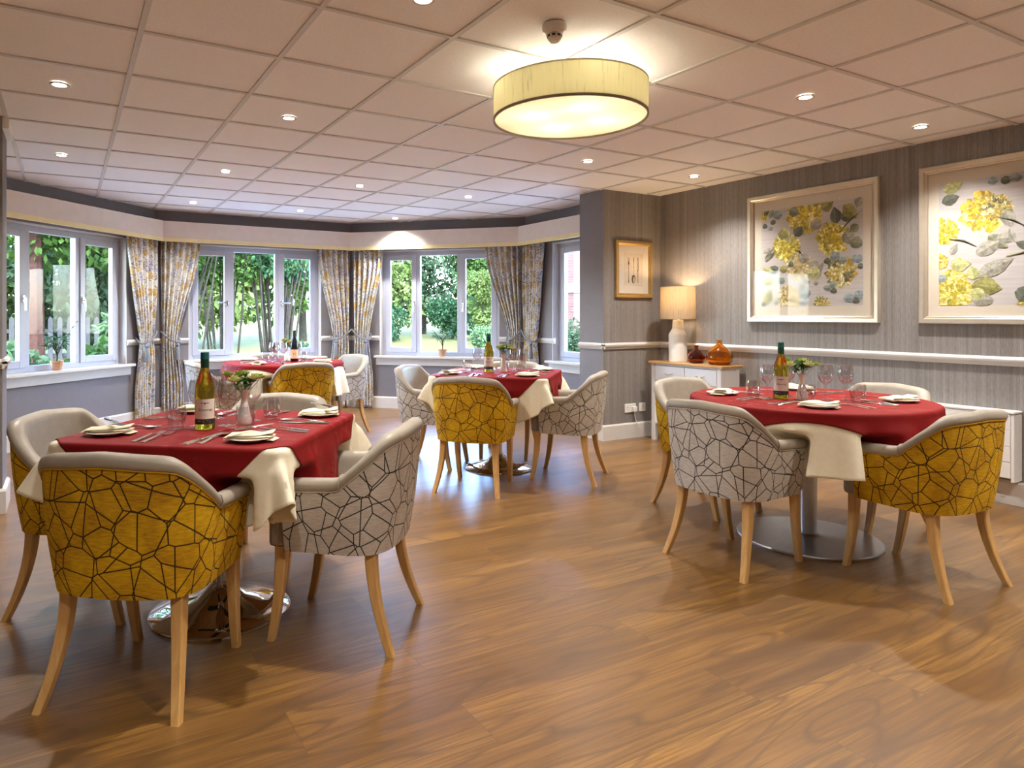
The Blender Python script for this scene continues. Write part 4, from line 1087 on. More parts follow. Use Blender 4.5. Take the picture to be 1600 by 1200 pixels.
for key, g in GL.items():
    nm = TABLES[key]['nm']; h0 = math.radians(TABLES[key]['h'])
    for v, u, w in g['tum']:
        x, y = at(key, v, u); place('tum', make_tumbler, x, y, ZC, 0, 'clear tumbler %s on the %s' % (w, nm), 'tumbler', 'tumblers on the dining tables')
    for v, u, w in g['wg']:
        x, y = at(key, v, u); place('wg', make_wineglass, x, y, ZC, 0, 'wine glass %s on the %s' % (w, nm), 'wine glass', 'wine glasses on the dining tables')
    x, y = at(key, *g['bot']); face = math.atan2(-y, -x)+PI/2
    if key == 'T3': o = make_red_bottle(); o.location = (x, y, ZC); o.rotation_euler = (0, 0, face); tag(o, 'dark red wine bottle with orange emblem label on the bay round table', 'bottle', 'wine bottles')
    else: place('bottle', make_white_bottle, x, y, ZC, face, 'white wine bottle with teal capsule on the '+nm, 'bottle', 'wine bottles')
    x, y = at(key, *g['vase']); place('vase', make_vase, x, y, ZC, 0, 'small white bud vase on the '+nm, 'vase', 'bud vases')
    sx = R.uniform(0, 6); place('posy', lambda: make_posy(4), x, y, ZC+.125, sx, 'green and cream flower posy in the vase on the '+nm, 'flowers', 'flower posies')
# ------------------------------------------------------------------ console table, lamp, vases, sockets, radiator
cx0, cx1, cy0, cy1, ct = 4.975, 5.262, 3.955, 4.815, .768
con = tag(empty('console_table', ((cx0+cx1)/2, (cy0+cy1)/2, 0)), 'white painted console table with oak top and two drawers in the alcove', 'console table')
ox, oy = con.location.x, con.location.y
hx, hy = (cx1-cx0)/2, (cy1-cy0)/2
m = MB(); m.box(-hx, hx, -hy, hy, ct-.022, ct); m.build('top', M['oak'], con, smooth=None, bevel=.004)
bx, by = hx-.02, hy-.025
for sx in (-1, 1):
    for sy in (-1, 1):
        m = MB(); m.box(sx*bx-(.045 if sx > 0 else 0), sx*bx+(.045 if sx < 0 else 0), sy*by-(.045 if sy > 0 else 0), sy*by+(.045 if sy < 0 else 0), 0, ct-.022)
        m.build('leg', M['console_white'], con, smooth=None, bevel=.003)
m = MB(); m.box(-bx+.006, bx-.006, -by+.045, by-.045, ct-.038, ct-.022); m.box(bx-.02, bx-.006, -by+.045, by-.045, ct-.20, ct-.038)
for s in (-1, 1): m.box(-bx+.045, bx-.045, s*by-(.014 if s > 0 else 0), s*by+(.014 if s < 0 else 0), ct-.20, ct-.022)
m.box(-bx+.004, -bx+.02, -by+.045, by-.045, ct-.20, ct-.188)
m.build('apron', M['console_white'], con, smooth=None, bevel=.002)
m = MB(); m.box(-bx+.004, bx-.004, -by+.008, by-.008, .16, .18); m.build('shelf', M['console_white'], con, smooth=None, bevel=.002)
for s in (-1, 1):
    w = (by-.045)
    d = MB(); y0, y1 = (.004, w-.004) if s > 0 else (-w+.004, -.004)
    d.box(-bx-.001, -bx+.02, y0, y1, ct-.184, ct-.042); d.box(-bx+.02, bx-.03, y0+.01, y1-.01, ct-.18, ct-.06)
    dw = d.build('drawer', M['console_white'], con, smooth=None, bevel=.003)
    h = MB(); ym = (y0+y1)/2; h.tube([(-bx-.001, ym-.045, ct-.105), (-bx-.016, ym-.038, ct-.113), (-bx-.022, ym, ct-.118), (-bx-.016, ym+.038, ct-.113), (-bx-.001, ym+.045, ct-.105)], [.004, .005, .006, .005, .004], 8); h.build('handle', M['steel'], dw)
LPX, LPY = 5.108, 4.56
lp = tag(empty('table_lamp', (LPX, LPY, ct+.001)), 'lit table lamp with cream drum shade and white bottle base on the console', 'lamp')
m = MB(); m.lathe([(0, 0), (.082, 0), (.085, .004), (.085, .255), (.082, .268), (.056, .312), (.052, .322), (.049, .395), (.045, .402), (0, .402)], 48); m.build('base', M['ceramic'], lp, smooth=35)
m = MB(); m.lathe([(.012, .402), (.012, .50), (.018, .502), (.018, .53), (0, .53)], 16); m.build('lamp_holder', M['white_trim'], lp)
m = MB(); m.lathe([(.163, .408), (.158, .716), (.156, .716), (.161, .408)], 64, close=True); m.build('shade', M['lamp_shade'], lp, smooth=40)
m = MB()
for k in range(3): m.tube([(.018*math.cos(2.1*k), .018*math.sin(2.1*k), .505), (.16*math.cos(2.1*k), .16*math.sin(2.1*k), .425)], .0022, 6)
m.build('shade_ring', M['steel'], lp)
m = MB(); m.lathe([(0, .53), (.014, .532), (.024, .55), (.030, .575), (.024, .60), (0, .608)], 20); m.build('bulb', M['bulb'], lp)
light('bulb_light', 'POINT', (0, 0, .625), TABLE_LAMP_W, (1.0, .68, .36), lp, shadow_soft_size=.03)
rv = tag(empty('bottle_vase', (5.10, 4.335, ct+.001)), 'small brown red glass bottle vase beside the table lamp', 'vase'); m = MB()
m.lathe([(0, .008), (.04, 0), (.058, .004), (.076, .03), (.080, .055), (.070, .085), (.045, .112), (.022, .128), (.017, .140), (.017, .152), (.024, .160), (.024, .166), (.013, .166), (.012, .145), (.016, .126), (.040, .108), (.064, .082), (.073, .055), (.069, .032), (.05, .012), (0, .016)], 48)
m.build('glass', M['ruby'], rv, smooth=60)
av = tag(empty('bottle_vase', (5.11, 4.09, ct+.001)), 'larger amber glass bottle vase on the console', 'vase'); m = MB()
m.lathe([(0, .008), (.06, 0), (.085, .004), (.110, .035), (.116, .068), (.104, .108), (.07, .148), (.034, .176), (.021, .190), (.020, .205), (.029, .215), (.029, .222), (.016, .222), (.0145, .200), (.016, .186), (.03, .170), (.064, .143), (.097, .106), (.109, .068), (.103, .038), (.08, .012), (0, .017)], 56)
m.build('glass', M['amber'], av, smooth=60)
def socket(x0, x1, label, plug=None):
    r = tag(empty('wall_socket', ((x0+x1)/2, YA, .295)), label, 'socket', 'sockets on the alcove wall'); w = (x1-x0)/2; m = MB()
    m.box(-w, w, -.010, 0, -.043, .043); m.build('plate', M['plastic_white'], r, smooth=None, bevel=.004)
    cs = (-.036, .036) if w > .06 else (0,)
    m = MB()
    for c in cs:
        if plug and c > 0: continue
        m.box(c-.003, c+.003, -.0115, -.010, .002, .012); m.box(c-.013, c-.006, -.0115, -.010, -.014, -.010); m.box(c+.006, c+.013, -.0115, -.010, -.014, -.010)
    m.build('pin_slots', M['black'], r, smooth=None)
    m = MB()
    for c in cs: m.box(c-.006, c+.006, -.014, -.010, .022, .036)
    m.build('rocker_switch', M['plastic_white'], r, smooth=None, bevel=.002); return r
socket(4.795, 4.942, 'double wall socket with a white plug in it, above the alcove baseboard', True)
socket(4.985, 5.072, 'single wall socket next to the console leg')
pg = tag(empty('lamp_plug', (4.905, YA-.0105, .288)), 'white plug and flex in the double wall socket', 'plug'); m = MB()
m.prism([(-.024, 0), (.024, 0), (.024, -.028), (.014, -.036), (-.014, -.036), (-.024, -.028)], -.026, .022); m.build('plug_body', M['plastic_white'], pg, bevel=.004)
m = MB(); m.tube([(0, -.018, -.026), (.0, -.018, -.06), (.006, -.022, -.10), (.03, -.03, -.16), (.07, -.04, -.215), (.125, -.045, -.255), (.175, -.04, -.275), (.21, -.035, -.278)], .0035, 8); m.build('flex', M['plastic_white'], pg)
ry0, ry1 = 1.945, 2.86
rd = tag(empty('wall_radiator', (XR, (ry0+ry1)/2, .16)), 'white panelled radiator low on the papered wall behind the mustard chair', 'radiator')
hw = (ry1-ry0)/2; m = MB(); m.box(-.105, -.002, -hw+.018, hw-.018, .02, .43)
m.build('casing', M['rad'], rd, smooth=None, bevel=.004)
for s in (-1, 1):
    m = MB(); m.box(-.112, -.001, s*hw-(.018 if s > 0 else 0), s*hw+(.018 if s < 0 else 0), 0, .425); m.build('side_panel', M['rad'], rd, smooth=None, bevel=.003)
m = MB(); m.box(-.116, 0, -hw-.002, hw+.002, .43, .445); m.build('top_cover', M['rad'], rd, smooth=None, bevel=.004)
for k in range(4):
    m = MB(); z0 = .024+k*.1015; m.box(-.113, -.105, -hw+.02, hw-.02, z0, z0+.098); m.build('front_panel', M['rad'], rd, smooth=None, bevel=.002)

# ------------------------------------------------------------------ framed pictures
def art_mesh(w, h, items, seed):
    """flat painted motifs on a sheet; local x to the viewer's right, z up, y out of the wall (negative)"""
    rr = random.Random(seed); vs = []; fs = []; cs = []; lay = [0]
    def blob(pts, col):
        pts = [(max(-w/2+.001, min(w/2-.001, x)), max(-h/2+.001, min(h/2-.001, z))) for x, z in pts]
        o = len(vs); y = -.0004-.000002*lay[0]; lay[0] += 1
        k = len(pts); cx_ = sum(p[0] for p in pts)/k; cz_ = sum(p[1] for p in pts)/k
        vs.append((cx_, y, cz_)); vs.extend((x, y, z) for x, z in pts)
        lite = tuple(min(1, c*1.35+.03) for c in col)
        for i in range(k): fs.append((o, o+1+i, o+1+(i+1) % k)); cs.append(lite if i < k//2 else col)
    def leaf(x, z, a, ln, wd, col, jag=0.0):
        pts = []; n = 9
        for sgn in (1, -1):
            rng = range(n+1) if sgn > 0 else range(n-1, 0, -1)
            for i in rng:
                t = i/n; ww = wd*math.sin(PI*t**.8)*(1+jag*rr.uniform(-.5, .5)); lx = ln*t
                pts.append((x+lx*math.cos(a)-sgn*ww*math.sin(a), z+lx*math.sin(a)+sgn*ww*math.cos(a)))
        blob(pts, col)
    def stem_(x, z, x1, z1, col, wd=.003):
        a = math.atan2(z1-z, x1-x); nx, nz = -math.sin(a)*wd, math.cos(a)*wd; mx_, mz = (x+x1)/2+nx*6, (z+z1)/2+nz*6
        blob([(x-nx, z-nz), (mx_-nx, mz-nz), (x1-nx*.5, z1-nz*.5), (x1+nx*.5, z1+nz*.5), (mx_+nx, mz+nz), (x+nx, z+nz)], col)
    def flower(x, z, r, pal):
        blob([(x+r*.72*math.cos(2*PI*k/16)*(1+.2*rr.uniform(-1, 1)), z+r*.72*math.sin(2*PI*k/16)*(1+.2*rr.uniform(-1, 1))) for k in range(16)], pal[0])
        for k in range(150):
            a = rr.uniform(0, 2*PI); q = r*math.sqrt(rr.random())*.80; ln = r*rr.uniform(.22, .42)
            leaf(x+q*math.cos(a), z+q*math.sin(a), a+rr.uniform(-.9, .9), ln, ln*rr.uniform(.28, .5), rr.choice(pal), .5)
    Y1 = [(.55,.44,.03), (.44,.36,.03), (.64,.56,.14), (.33,.28,.03), (.70,.64,.28)]
    Y2 = [(.62,.42,.02), (.70,.50,.06), (.48,.30,.02), (.74,.66,.30), (.40,.30,.05)]
    PAL = {'y': Y1, 'o': Y2, 'b': [(.45,.36,.15), (.55,.46,.24), (.35,.27,.10), (.62,.55,.34)], 'd': [(.40,.36,.12), (.25,.22,.08), (.60,.55,.30), (.15,.14,.06), (.50,.30,.04)], 'c': [(.75,.68,.5), (.66,.56,.30), (.5,.42,.22)]}
    LC = {'k': (.10,.11,.08), 'g': (.20,.21,.13), 'o': (.25,.24,.07), 's': (.30,.29,.24), 'b': (.24,.29,.31), 'l': (.42,.42,.18), 't': (.20,.25,.22)}
    for it in items:
        x, z = (it[1]-.5)*w, (.5-it[2])*h
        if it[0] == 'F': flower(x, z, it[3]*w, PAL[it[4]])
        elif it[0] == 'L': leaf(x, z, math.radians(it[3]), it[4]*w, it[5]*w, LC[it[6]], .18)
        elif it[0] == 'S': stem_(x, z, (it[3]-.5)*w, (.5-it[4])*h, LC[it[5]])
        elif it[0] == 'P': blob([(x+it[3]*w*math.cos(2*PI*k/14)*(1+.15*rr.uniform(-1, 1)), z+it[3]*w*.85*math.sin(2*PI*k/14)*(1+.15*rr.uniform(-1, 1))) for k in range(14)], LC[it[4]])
    me = bpy.data.meshes.new('art'); me.from_pydata(vs, [], fs)
    ca = me.color_attributes.new('Col', 'FLOAT_COLOR', 'CORNER'); i = 0
    arr = []
    for p, c in zip(me.polygons, cs): arr += list((*c, 1.0))*3
    ca.data.foreach_set('color', arr); me.materials.append(M['art_ink']); me.update(); return me
def frame_mesh(w, h, fw, dep):
    """mitred frame with a stepped profile around w x h (outer), local x right, z up, -y out of wall"""
    m = MB(); prof = [(0, 0), (0, -dep*.8), (fw*.12, -dep), (fw*.6, -dep*.95), (fw*.78, -dep*.7), (fw*.84, -dep*.78), (fw, -dep*.6), (fw, 0)]
    k = len(prof); cor = [(-1, -1), (1, -1), (1, 1), (-1, 1)]
    for sx, sz in cor:
        for i, y in prof: m.v.append((sx*(w/2-i), y, sz*(h/2-i)))
    for c in range(4):
        d = (c+1) % 4
        for i in range(k): m.f.append((c*k+i, d*k+i, d*k+(i+1) % k, c*k+(i+1) % k)); m.m.append(0)
    return m
def picture(loc, rz, w, h, fw, dep, matw, framem, bg, items, seed, label, art=None, mat_h=None):
    r = tag(empty('framed_picture', loc, rz), label, 'picture')
    frame_mesh(w, h, fw, dep).build('frame', framem, r, smooth=30)
    iw, ih = w-2*fw+.004, h-2*fw+.004
    m = MB(); m.box(-iw/2, iw/2, -.006, -.001, -ih/2, ih/2); m.build('mount', M['mat'], r, smooth=None)
    aw, ah = (iw-2*matw, ih-2*(mat_h or matw)); m = MB(); m.box(-aw/2, aw/2, -.0068, -.006, -ah/2, ah/2); pr = m.build('print', bg, r, smooth=None)
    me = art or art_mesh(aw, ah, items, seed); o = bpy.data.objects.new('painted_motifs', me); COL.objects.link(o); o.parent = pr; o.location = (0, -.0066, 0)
    m = MB(); m.box(-iw/2, iw/2, -dep*.6, -dep*.6+.002, -ih/2, ih/2); m.build('glass', M['picture_glass'], r, smooth=None)
    return r, aw, ah
A1 = [('F', .46, .10, .17, 'y'), ('F', .27, .40, .14, 'y'), ('F', .73, .36, .155, 'y'), ('F', .40, .60, .13, 'b'), ('F', .80, .68, .14, 'd'), ('F', .30, .93, .13, 'b'), ('F', .62, .99, .08, 'd'), ('F', .03, .05, .05, 'y'),
      ('L', .23, .18, -65, .2, .045, 'l'), ('L', .18, .25, -20, .13, .045, 'o'), ('L', .36, .30, 50, .12, .05, 'k'), ('P', .57, .21, .06, 's'), ('L', .62, .06, 30, .14, .06, 'o'), ('L', .30, .03, -20, .12, .05, 'g'),
      ('L', .77, .22, 100, .16, .055, 'k'), ('L', .80, .17, 10, .13, .05, 'k'), ('L', .83, .05, -50, .18, .06, 'o'), ('L', .98, .0, -110, .1, .04, 's'), ('S', .78, .32, 1.0, .12, 'g'), ('L', .84, .30, -60, .15, .06, 's'), ('L', .96, .25, -140, .1, .04, 'g'),
      ('L', .88, .40, -15, .14, .055, 'g'), ('P', .45, .53, .055, 's'), ('S', .36, .44, .44, .50, 'k'), ('P', .32, .58, .03, 'k'), ('L', .5, .66, 25, .16, .07, 's'), ('P', .55, .68, .07, 'l'),
      ('P', .14, .62, .05, 'k'), ('P', .24, .62, .04, 'o'), ('L', .02, .44, 20, .13, .025, 's'), ('L', .04, .50, 25, .12, .03, 'k'), ('L', .04, .53, 40, .08, .02, 'g'), ('L', .02, .60, -20, .12, .03, 'l'),
      ('P', .04, .16, .03, 'k'), ('P', .10, .19, .03, 'b'), ('P', .13, .13, .03, 'k'), ('L', .03, .05, 50, .1, .025, 'k'), ('L', .09, .08, 60, .1, .025, 't'), ('P', .18, .06, .05, 'b'),
      ('P', .75, .53, .05, 'b'), ('P', .68, .57, .035, 'k'), ('P', .82, .57, .04, 'b'), ('P', .95, .57, .05, 'b'), ('P', .98, .64, .03, 'k'), ('P', .68, .83, .035, 't'), ('P', .74, .86, .03, 'k'), ('P', .73, .80, .035, 't'),
      ('L', .42, .78, -60, .16, .04, 's'), ('P', .48, .76, .03, 's'), ('P', .57, .78, .025, 's'), ('P', .46, .88, .06, 'b'), ('P', .45, .96, .045, 'b'), ('P', .88, .93, .05, 'b'), ('P', .97, .90, .045, 'b'), ('P', .94, .96, .03, 'k'),
      ('L', .05, .98, 70, .16, .05, 'o'), ('P', .03, .98, .03, 'k'), ('P', .17, .95, .04, 's'), ('P', .08, .74, .05, 'l'), ('P', .22, .74, .04, 't')]
A2 = [('F', .30, .27, .15, 'o'), ('F', .38, .25, .10, 'd'), ('F', .04, .40, .10, 'o'), ('F', .11, .90, .15, 'y'), ('F', .10, .80, .09, 'y'), ('F', .01, .64, .06, 'o'), ('F', .86, .62, .10, 'd'), ('F', .92, .30, .12, 'y'), ('F', .70, .10, .09, 'b'), ('F', .62, .98, .1, 'y'),
      ('L', .03, .07, 20, .15, .05, 'l'), ('L', .02, .16, 15, .13, .045, 'k'), ('P', .36, .04, .035, 'b'), ('P', .44, .05, .035, 'k'), ('P', .50, .04, .04, 'b'), ('P', .60, .08, .05, 'k'), ('L', .60, .04, 40, .09, .03, 'k'), ('P', .63, .12, .03, 's'),
      ('L', .44, .28, -75, .13, .05, 's'), ('S', .38, .32, .58, .43, 'g'), ('L', .56, .36, 25, .16, .05, 's'), ('L', .58, .38, 40, .12, .03, 'k'), ('L', .33, .46, -40, .16, .05, 'g'), ('P', .43, .49, .05, 's'), ('L', .25, .60, 30, .18, .055, 's'),
      ('S', .07, .46, .26, .54, 'g'), ('L', .08, .59, 60, .1, .025, 's'), ('L', .26, .78, 30, .26, .055, 's'), ('S', .44, .63, .66, .62, 'l'), ('L', .50, .53, -25, .14, .03, 'k'), ('L', .46, .42, -70, .12, .02, 's'), ('L', .60, .70, 30, .1, .03, 's'),
      ('L', .08, .68, 5, .14, .055, 'l'), ('L', .24, .80, 100, .11, .045, 'c' if False else 'l'), ('L', .22, .84, -10, .20, .075, 'o'), ('P', .29, .96, .065, 's'), ('P', .26, .91, .05, 'l'), ('L', .52, .98, 60, .15, .06, 'k'), ('L', .60, .94, 20, .16, .08, 'o'), ('L', .68, .46, 20, .14, .07, 'k'), ('P', .02, .78, .035, 'b'),
      ('L', .8, .8, 120, .2, .07, 's'), ('P', .8, .45, .06, 's'), ('P', .75, .85, .06, 'b')]
PZ = (1.155+2.25)/2; PH = 1.095
picture((XR-.001, (2.80+3.912)/2, PZ), -PI/2, 1.112, PH, .052, .036, .075, M['champagne'], M['art_bg'], A1, 3, 'large framed floral print hanging between console and radiator, its frame fully in view', mat_h=.085)
picture((XR-.001, 2.53-.556, PZ), -PI/2, 1.112, PH, .052, .036, .068, M['champagne'], M['art_bg'], A2, 5, 'large framed floral print with orange yellow peony, cut off by the picture edge', mat_h=.075)
def cutlery_art(w, h):
    vs = []; fs = []; cs = []
    def poly(pts, col, k=0):
        o = len(vs); vs.extend((x*w, -.0004-k*.0001, z*h) for x, z in pts); fs.append(tuple(range(o, o+len(pts)))); cs.append(col)
    ink = (.09,.055,.03); hi = (.52,.40,.26)
    for k in range(4): x = -.30+k*.026; poly([(x, .22), (x+.012, .22), (x+.010, .36), (x+.002, .36)], ink)
    poly([(-.30, .22), (-.21, .22), (-.225, .16), (-.245, .11), (-.265, .11), (-.285, .16)], ink); poly([(-.265, .11), (-.245, .11), (-.243, -.12), (-.232, -.40), (-.278, -.40), (-.267, -.12)], ink); poly([(-.258, -.1), (-.252, -.1), (-.248, -.35), (-.262, -.35)], hi, 1)
    poly([(-.012, .36), (.018, .36), (.022, .25), (.012, .22), (.010, -.15), (-.004, -.15), (-.006, .22), (-.016, .25)], ink)
    n = 20; poly([(.003+.10*math.cos(2*PI*k/n), -.29+.13*math.sin(2*PI*k/n)) for k in range(n)], ink); poly([(.022+.055*math.cos(2*PI*k/n), -.305+.10*math.sin(2*PI*k/n)) for k in range(n)], hi, 1)
    poly([(.205, .36), (.255, .36), (.262, .0), (.25, -.06), (.245, -.40), (.222, -.40), (.218, -.06), (.205, -.04)], ink); poly([(.215, .34), (.232, .34), (.236, .0), (.215, .0)], hi, 1)
    me = bpy.data.meshes.new('art'); me.from_pydata(vs, [], fs); ca = me.color_attributes.new('Col', 'FLOAT_COLOR', 'CORNER'); arr = []
    for p, c in zip(me.polygons, cs): arr += list((*c, 1.0))*len(p.vertices)
    ca.data.foreach_set('color', arr); me.materials.append(M['art_ink']); me.update(); return me
w_, h_ = .492, .565; aw = w_-2*.045+.004-2*.075; ah = h_-2*.045+.004-2*.075
picture(((4.663+5.155)/2, YA-.001, 1.668), 0, w_, h_, .045, .028, .075, M['gold'], M['art_bg_small'], None, 0, 'small gold framed print of a fork, spoon and knife in the alcove', art=cutlery_art(aw, ah))

# ------------------------------------------------------------------ potted plants on the sills
def pot_plant(loc, label, seed, hgt):
    rr = random.Random(seed); r = tag(empty('potted_plant', loc), label, 'potted plant', 'potted plants on the bay window sills')
    m = MB(); m.lathe([(0, 0), (.040, 0), (.052, .070), (.058, .072), (.060, .092), (.053, .092), (.049, .074), (.0, .074)], 32); m.build('pot', M['terracotta'], r)
    m = MB(); m.lathe([(0, .0745), (.0485, .0745), (.047, .080), (0, .083)], 24); m.build('soil', M['soil'], r)
    st = MB(); lf = MB()
    st.tube([(0, 0, .075), (.004, 0, .15), (-.002, .003, .20)], [.006, .005, .004], 7)
    for k in range(11):
        a = 2*PI*k/11*1.7; b = Vector((-.002, .003, .13+.007*k)); rd_ = rr.uniform(.05, .155); z = rr.uniform(.20, hgt)
        tip = Vector((rd_*math.cos(a), rd_*math.sin(a), z)); mid = (b+tip)/2+Vector((0, 0, .02)); st.tube([b, mid, tip], [.003, .0025, .0015], 5)
        for q in range(9):
            t = rr.uniform(.35, 1.05); p = b+(tip-b)*t; d = Vector((math.cos(a+rr.uniform(-1.6, 1.6)), math.sin(a+rr.uniform(-1.6, 1.6)), rr.uniform(-.3, .7))); leaf_quad(lf, p, d, Vector((0, 0, 1)), rr.uniform(.045, .078), rr.uniform(.02, .034), .2)
    st.build('stem', M['bark'], r); lf.build('foliage', M['leaf_pot'], r, smooth=None, fix=False); return r
def sill_pt(key, s, y):
    A, ang, Ln = FAC[key]; return (A.x+s*math.cos(ang)-y*math.sin(ang), A.y+s*math.sin(ang)+y*math.cos(ang), .6865)
pot_plant(sill_pt('L', 1.25, .0), 'potted plant in a terracotta pot on the plant window sill', 2, .46)
pot_plant(sill_pt('R', 1.27, .0), 'small potted tree on the lawn window sill', 9, .47)

# ------------------------------------------------------------------ garden
def ground_z(x, y): return -.25+.043*max(0, y-9.5)
m = MB(); nx, ny = 60, 50
xs = [-45+i*100/nx for i in range(nx+1)]; ys = [-30+j*100/ny for j in range(ny+1)]
for y in ys:
    for x in xs: m.v.append((x, y, ground_z(x, y)-(.0)))
for j in range(ny):
    for i in range(nx): m.f.append((j*(nx+1)+i, j*(nx+1)+i+1, (j+1)*(nx+1)+i+1, (j+1)*(nx+1)+i)); m.m.append(0)
struct(m.build('lawn', M['lawn'], smooth=60), 'sunlit lawn rising gently behind the bay windows', 'lawn')
m = MB(); m.prism([(-5.5, 5.2), (-1.2, 5.2), (-1.2, 6.7), (.8, 8.75), (3.4, 8.75), (5.25, 6.9), (5.25, 5.2), (9.0, 5.2), (9.0, 9.0), (6.5, 11.2), (-2.5, 11.2), (-5.5, 8.5)], -.26, -.19)  # added pale slab below the sight line, bounces sun up to the ceiling
struct(m.build('bounce_slab', M['sun_bounce'], smooth=None), 'added pale slab around the outside of the bay, bouncing sunlight indoors', 'bounce_slab')
RN = np.random.RandomState(5)
def leaf_cloud(n, centers, radii, size, flat=.9):
    """n folded leaf blades scattered in the shells of several ellipsoids"""
    k = RN.randint(0, len(centers), n); c = np.array(centers)[k]; rad = np.array(radii)[k]
    d = RN.normal(size=(n, 3)); d /= np.linalg.norm(d, axis=1)[:, None]
    rr = RN.uniform(.45, 1.0, n)**.5
    p = c+d*rad*rr[:, None]
    ax = d*.5+RN.normal(size=(n, 3))*.7; ax[:, 2] -= .25; ax /= np.linalg.norm(ax, axis=1)[:, None]
    up = RN.normal(size=(n, 3))*.6+np.array([0, 0, 1.0]); sd = np.cross(ax, up); sd /= np.linalg.norm(sd, axis=1)[:, None]+1e-6
    nn = np.cross(sd, ax); s = size*RN.uniform(.6, 1.3, n)[:, None]
    v = np.stack([p, p+ax*s*.5+sd*s*.28-nn*s*.05, p+ax*s-nn*s*.18, p+ax*s*.5-sd*s*.28-nn*s*.05, p+ax*s*.5+nn*s*.03], 1).reshape(-1, 3)
    b = np.arange(n)[:, None]*5; f = np.concatenate([b+np.array([[0, 1, 4]]), b+np.array([[1, 2, 4]]), b+np.array([[2, 3, 4]]), b+np.array([[3, 0, 4]])], 1).reshape(-1)
    me = bpy.data.meshes.new('foliage'); me.vertices.add(len(v)); me.vertices.foreach_set('co', v.astype(np.float32).ravel())
    me.loops.add(len(f)); me.loops.foreach_set('vertex_index', f.astype(np.int32)); me.polygons.add(n*4)
    me.polygons.foreach_set('loop_start', np.arange(0, n*12, 3, dtype=np.int32)); me.update(calc_edges=True); me.validate(); return me
def plant(name, cat, x, y, label, leaf, n, centers, radii, size, trunks=(), bark='bark', group=None):
    r = tag(empty(name, (x, y, ground_z(x, y))), label, cat, group)
    me = leaf_cloud(n, centers, radii, size); me.materials.append(M[leaf]); o = bpy.data.objects.new('foliage', me); COL.objects.link(o); o.parent = r
    for t in trunks:
        m = MB(); m.tube(t[0], t[1], 9); m.build('trunk' if len(trunks) == 1 else 'stem', M[bark], r)
    return r
def bushy(w, h, lobes, seed, base=.0):
    rr = random.Random(seed); c = []; q = []
    for k in range(lobes):
        a = rr.uniform(0, 6.28); rd_ = rr.uniform(0, .62)*w; z = base+rr.uniform(.15, .85)*(h-base); sz = rr.uniform(.24, .40)
        c.append((rd_*math.cos(a), rd_*math.sin(a), z)); q.append((sz*w, sz*w, sz*min(w, h-base)*.9))
    return c, q
def tree(x, y, h, w, leaf, seed, label, n=5200, size=.16, base=None, bark='bark', tr=.14, lobes=16, name='garden_tree'):
    c, q = bushy(w, h, lobes, seed, h*.3 if base is None else base); rr = random.Random(seed+1); lean = rr.uniform(-.3, .3)
    tk = [([(0, 0, -.2), (lean*.2, 0, h*.25), (lean*.6, .1, h*.55), (lean, 0, h*.85)], [tr, tr*.85, tr*.6, tr*.2])]
    return plant(name, 'tree', x, y, label, leaf, n, c, q, size, tk, bark, 'garden trees')
def shrub(x, y, h, w, leaf, seed, label, n=2600, size=.10, lobes=12):
    c, q = bushy(w, h, lobes, seed); return plant('garden_shrub', 'shrub', x, y, label, leaf, n, c, q, size, [([(0, 0, -.05), (.02, .0, h*.5)], [.03, .012])], 'bark', 'garden shrubs')
# seen through the plant window
tree(-.50, 14.2, 6.2, 2.5, 'leaf_mid', 11, 'leafy tree with reddish trunk beyond the plant window', bark='redbark', base=2.1, tr=.19, n=9000, size=.17, lobes=26)
shrub(-.55, 10.4, 1.15, .75, 'leaf_pale', 12, 'pale broad leaved shrub just outside the plant window', size=.17, n=1500)
shrub(.35, 10.5, 1.05, .65, 'leaf_mid', 13, 'mid green shrub low behind the potted plant', size=.14, n=1700)
shrub(1.0, 11.4, 1.9, .85, 'leaf_pale', 14, 'tall pale shrub at the curtain side of the plant window', size=.13, n=2600)
shrub(-1.5, 11.0, 1.2, .7, 'leaf_lime', 15, 'lime tinged shrub beside the open casement', size=.14, n=1500)
tree(.9, 16.5, 6.5, 2.4, 'leaf_blue', 16, 'blue green tree behind the tall pale shrub', base=.8, n=9000, size=.2, lobes=26)
tree(-3.2, 18, 7, 3.2, 'leaf_dark', 17, 'dark tree far behind the reddish trunk', base=.6, n=8000, size=.24, lobes=26)
shrub(-2.0, 17.6, 3.4, 1.5, 'leaf_mid', 18, 'broad green shrub behind the picket fence under the reddish tree', n=7000, size=.15, lobes=18)
shrub(.55, 18.6, 3.2, 1.6, 'leaf_dark', 19, 'dark green shrub behind the picket fence towards the curtain', n=7000, size=.15, lobes=18)
shrub(-.7, 19.6, 3.6, 1.5, 'leaf_lime', 20, 'sunlit lime shrub far behind the picket fence', n=6000, size=.16, lobes=18)
# multi-stemmed thicket behind the far table window
def thicket(x, y, h, seed, label, leaf, stems, spread, n=5000):
    rr = random.Random(seed); tk = []
    for k in range(stems):
        a = rr.uniform(0, 6.28); b = rr.uniform(.02, .28); tx, ty = spread*rr.uniform(.3, 1)*math.cos(a), spread*rr.uniform(.3, 1)*math.sin(a)
        tk.append(([(b*math.cos(a), b*math.sin(a), -.1), (b*math.cos(a)+tx*.25, b*math.sin(a)+ty*.25, h*.35), (tx*.8, ty*.8, h*.7), (tx*1.2, ty*1.2, h)], [.022, .018, .012, .004]))
    c, q = bushy(spread*1.25, h, 20, seed, h*.42); q = [(a*.9, b*.9, cc*.7) for a, b, cc in q]
    return plant('multi_stem_shrub', 'shrub', x, y, label, leaf, n, c, q, .10, tk, 'bark', 'many stemmed shrubs')
thicket(2.55, 13.2, 4.2, 21, 'many stemmed shrub left open in the centre of the far table window', 'leaf_mid', 14, 1.0, 7500)
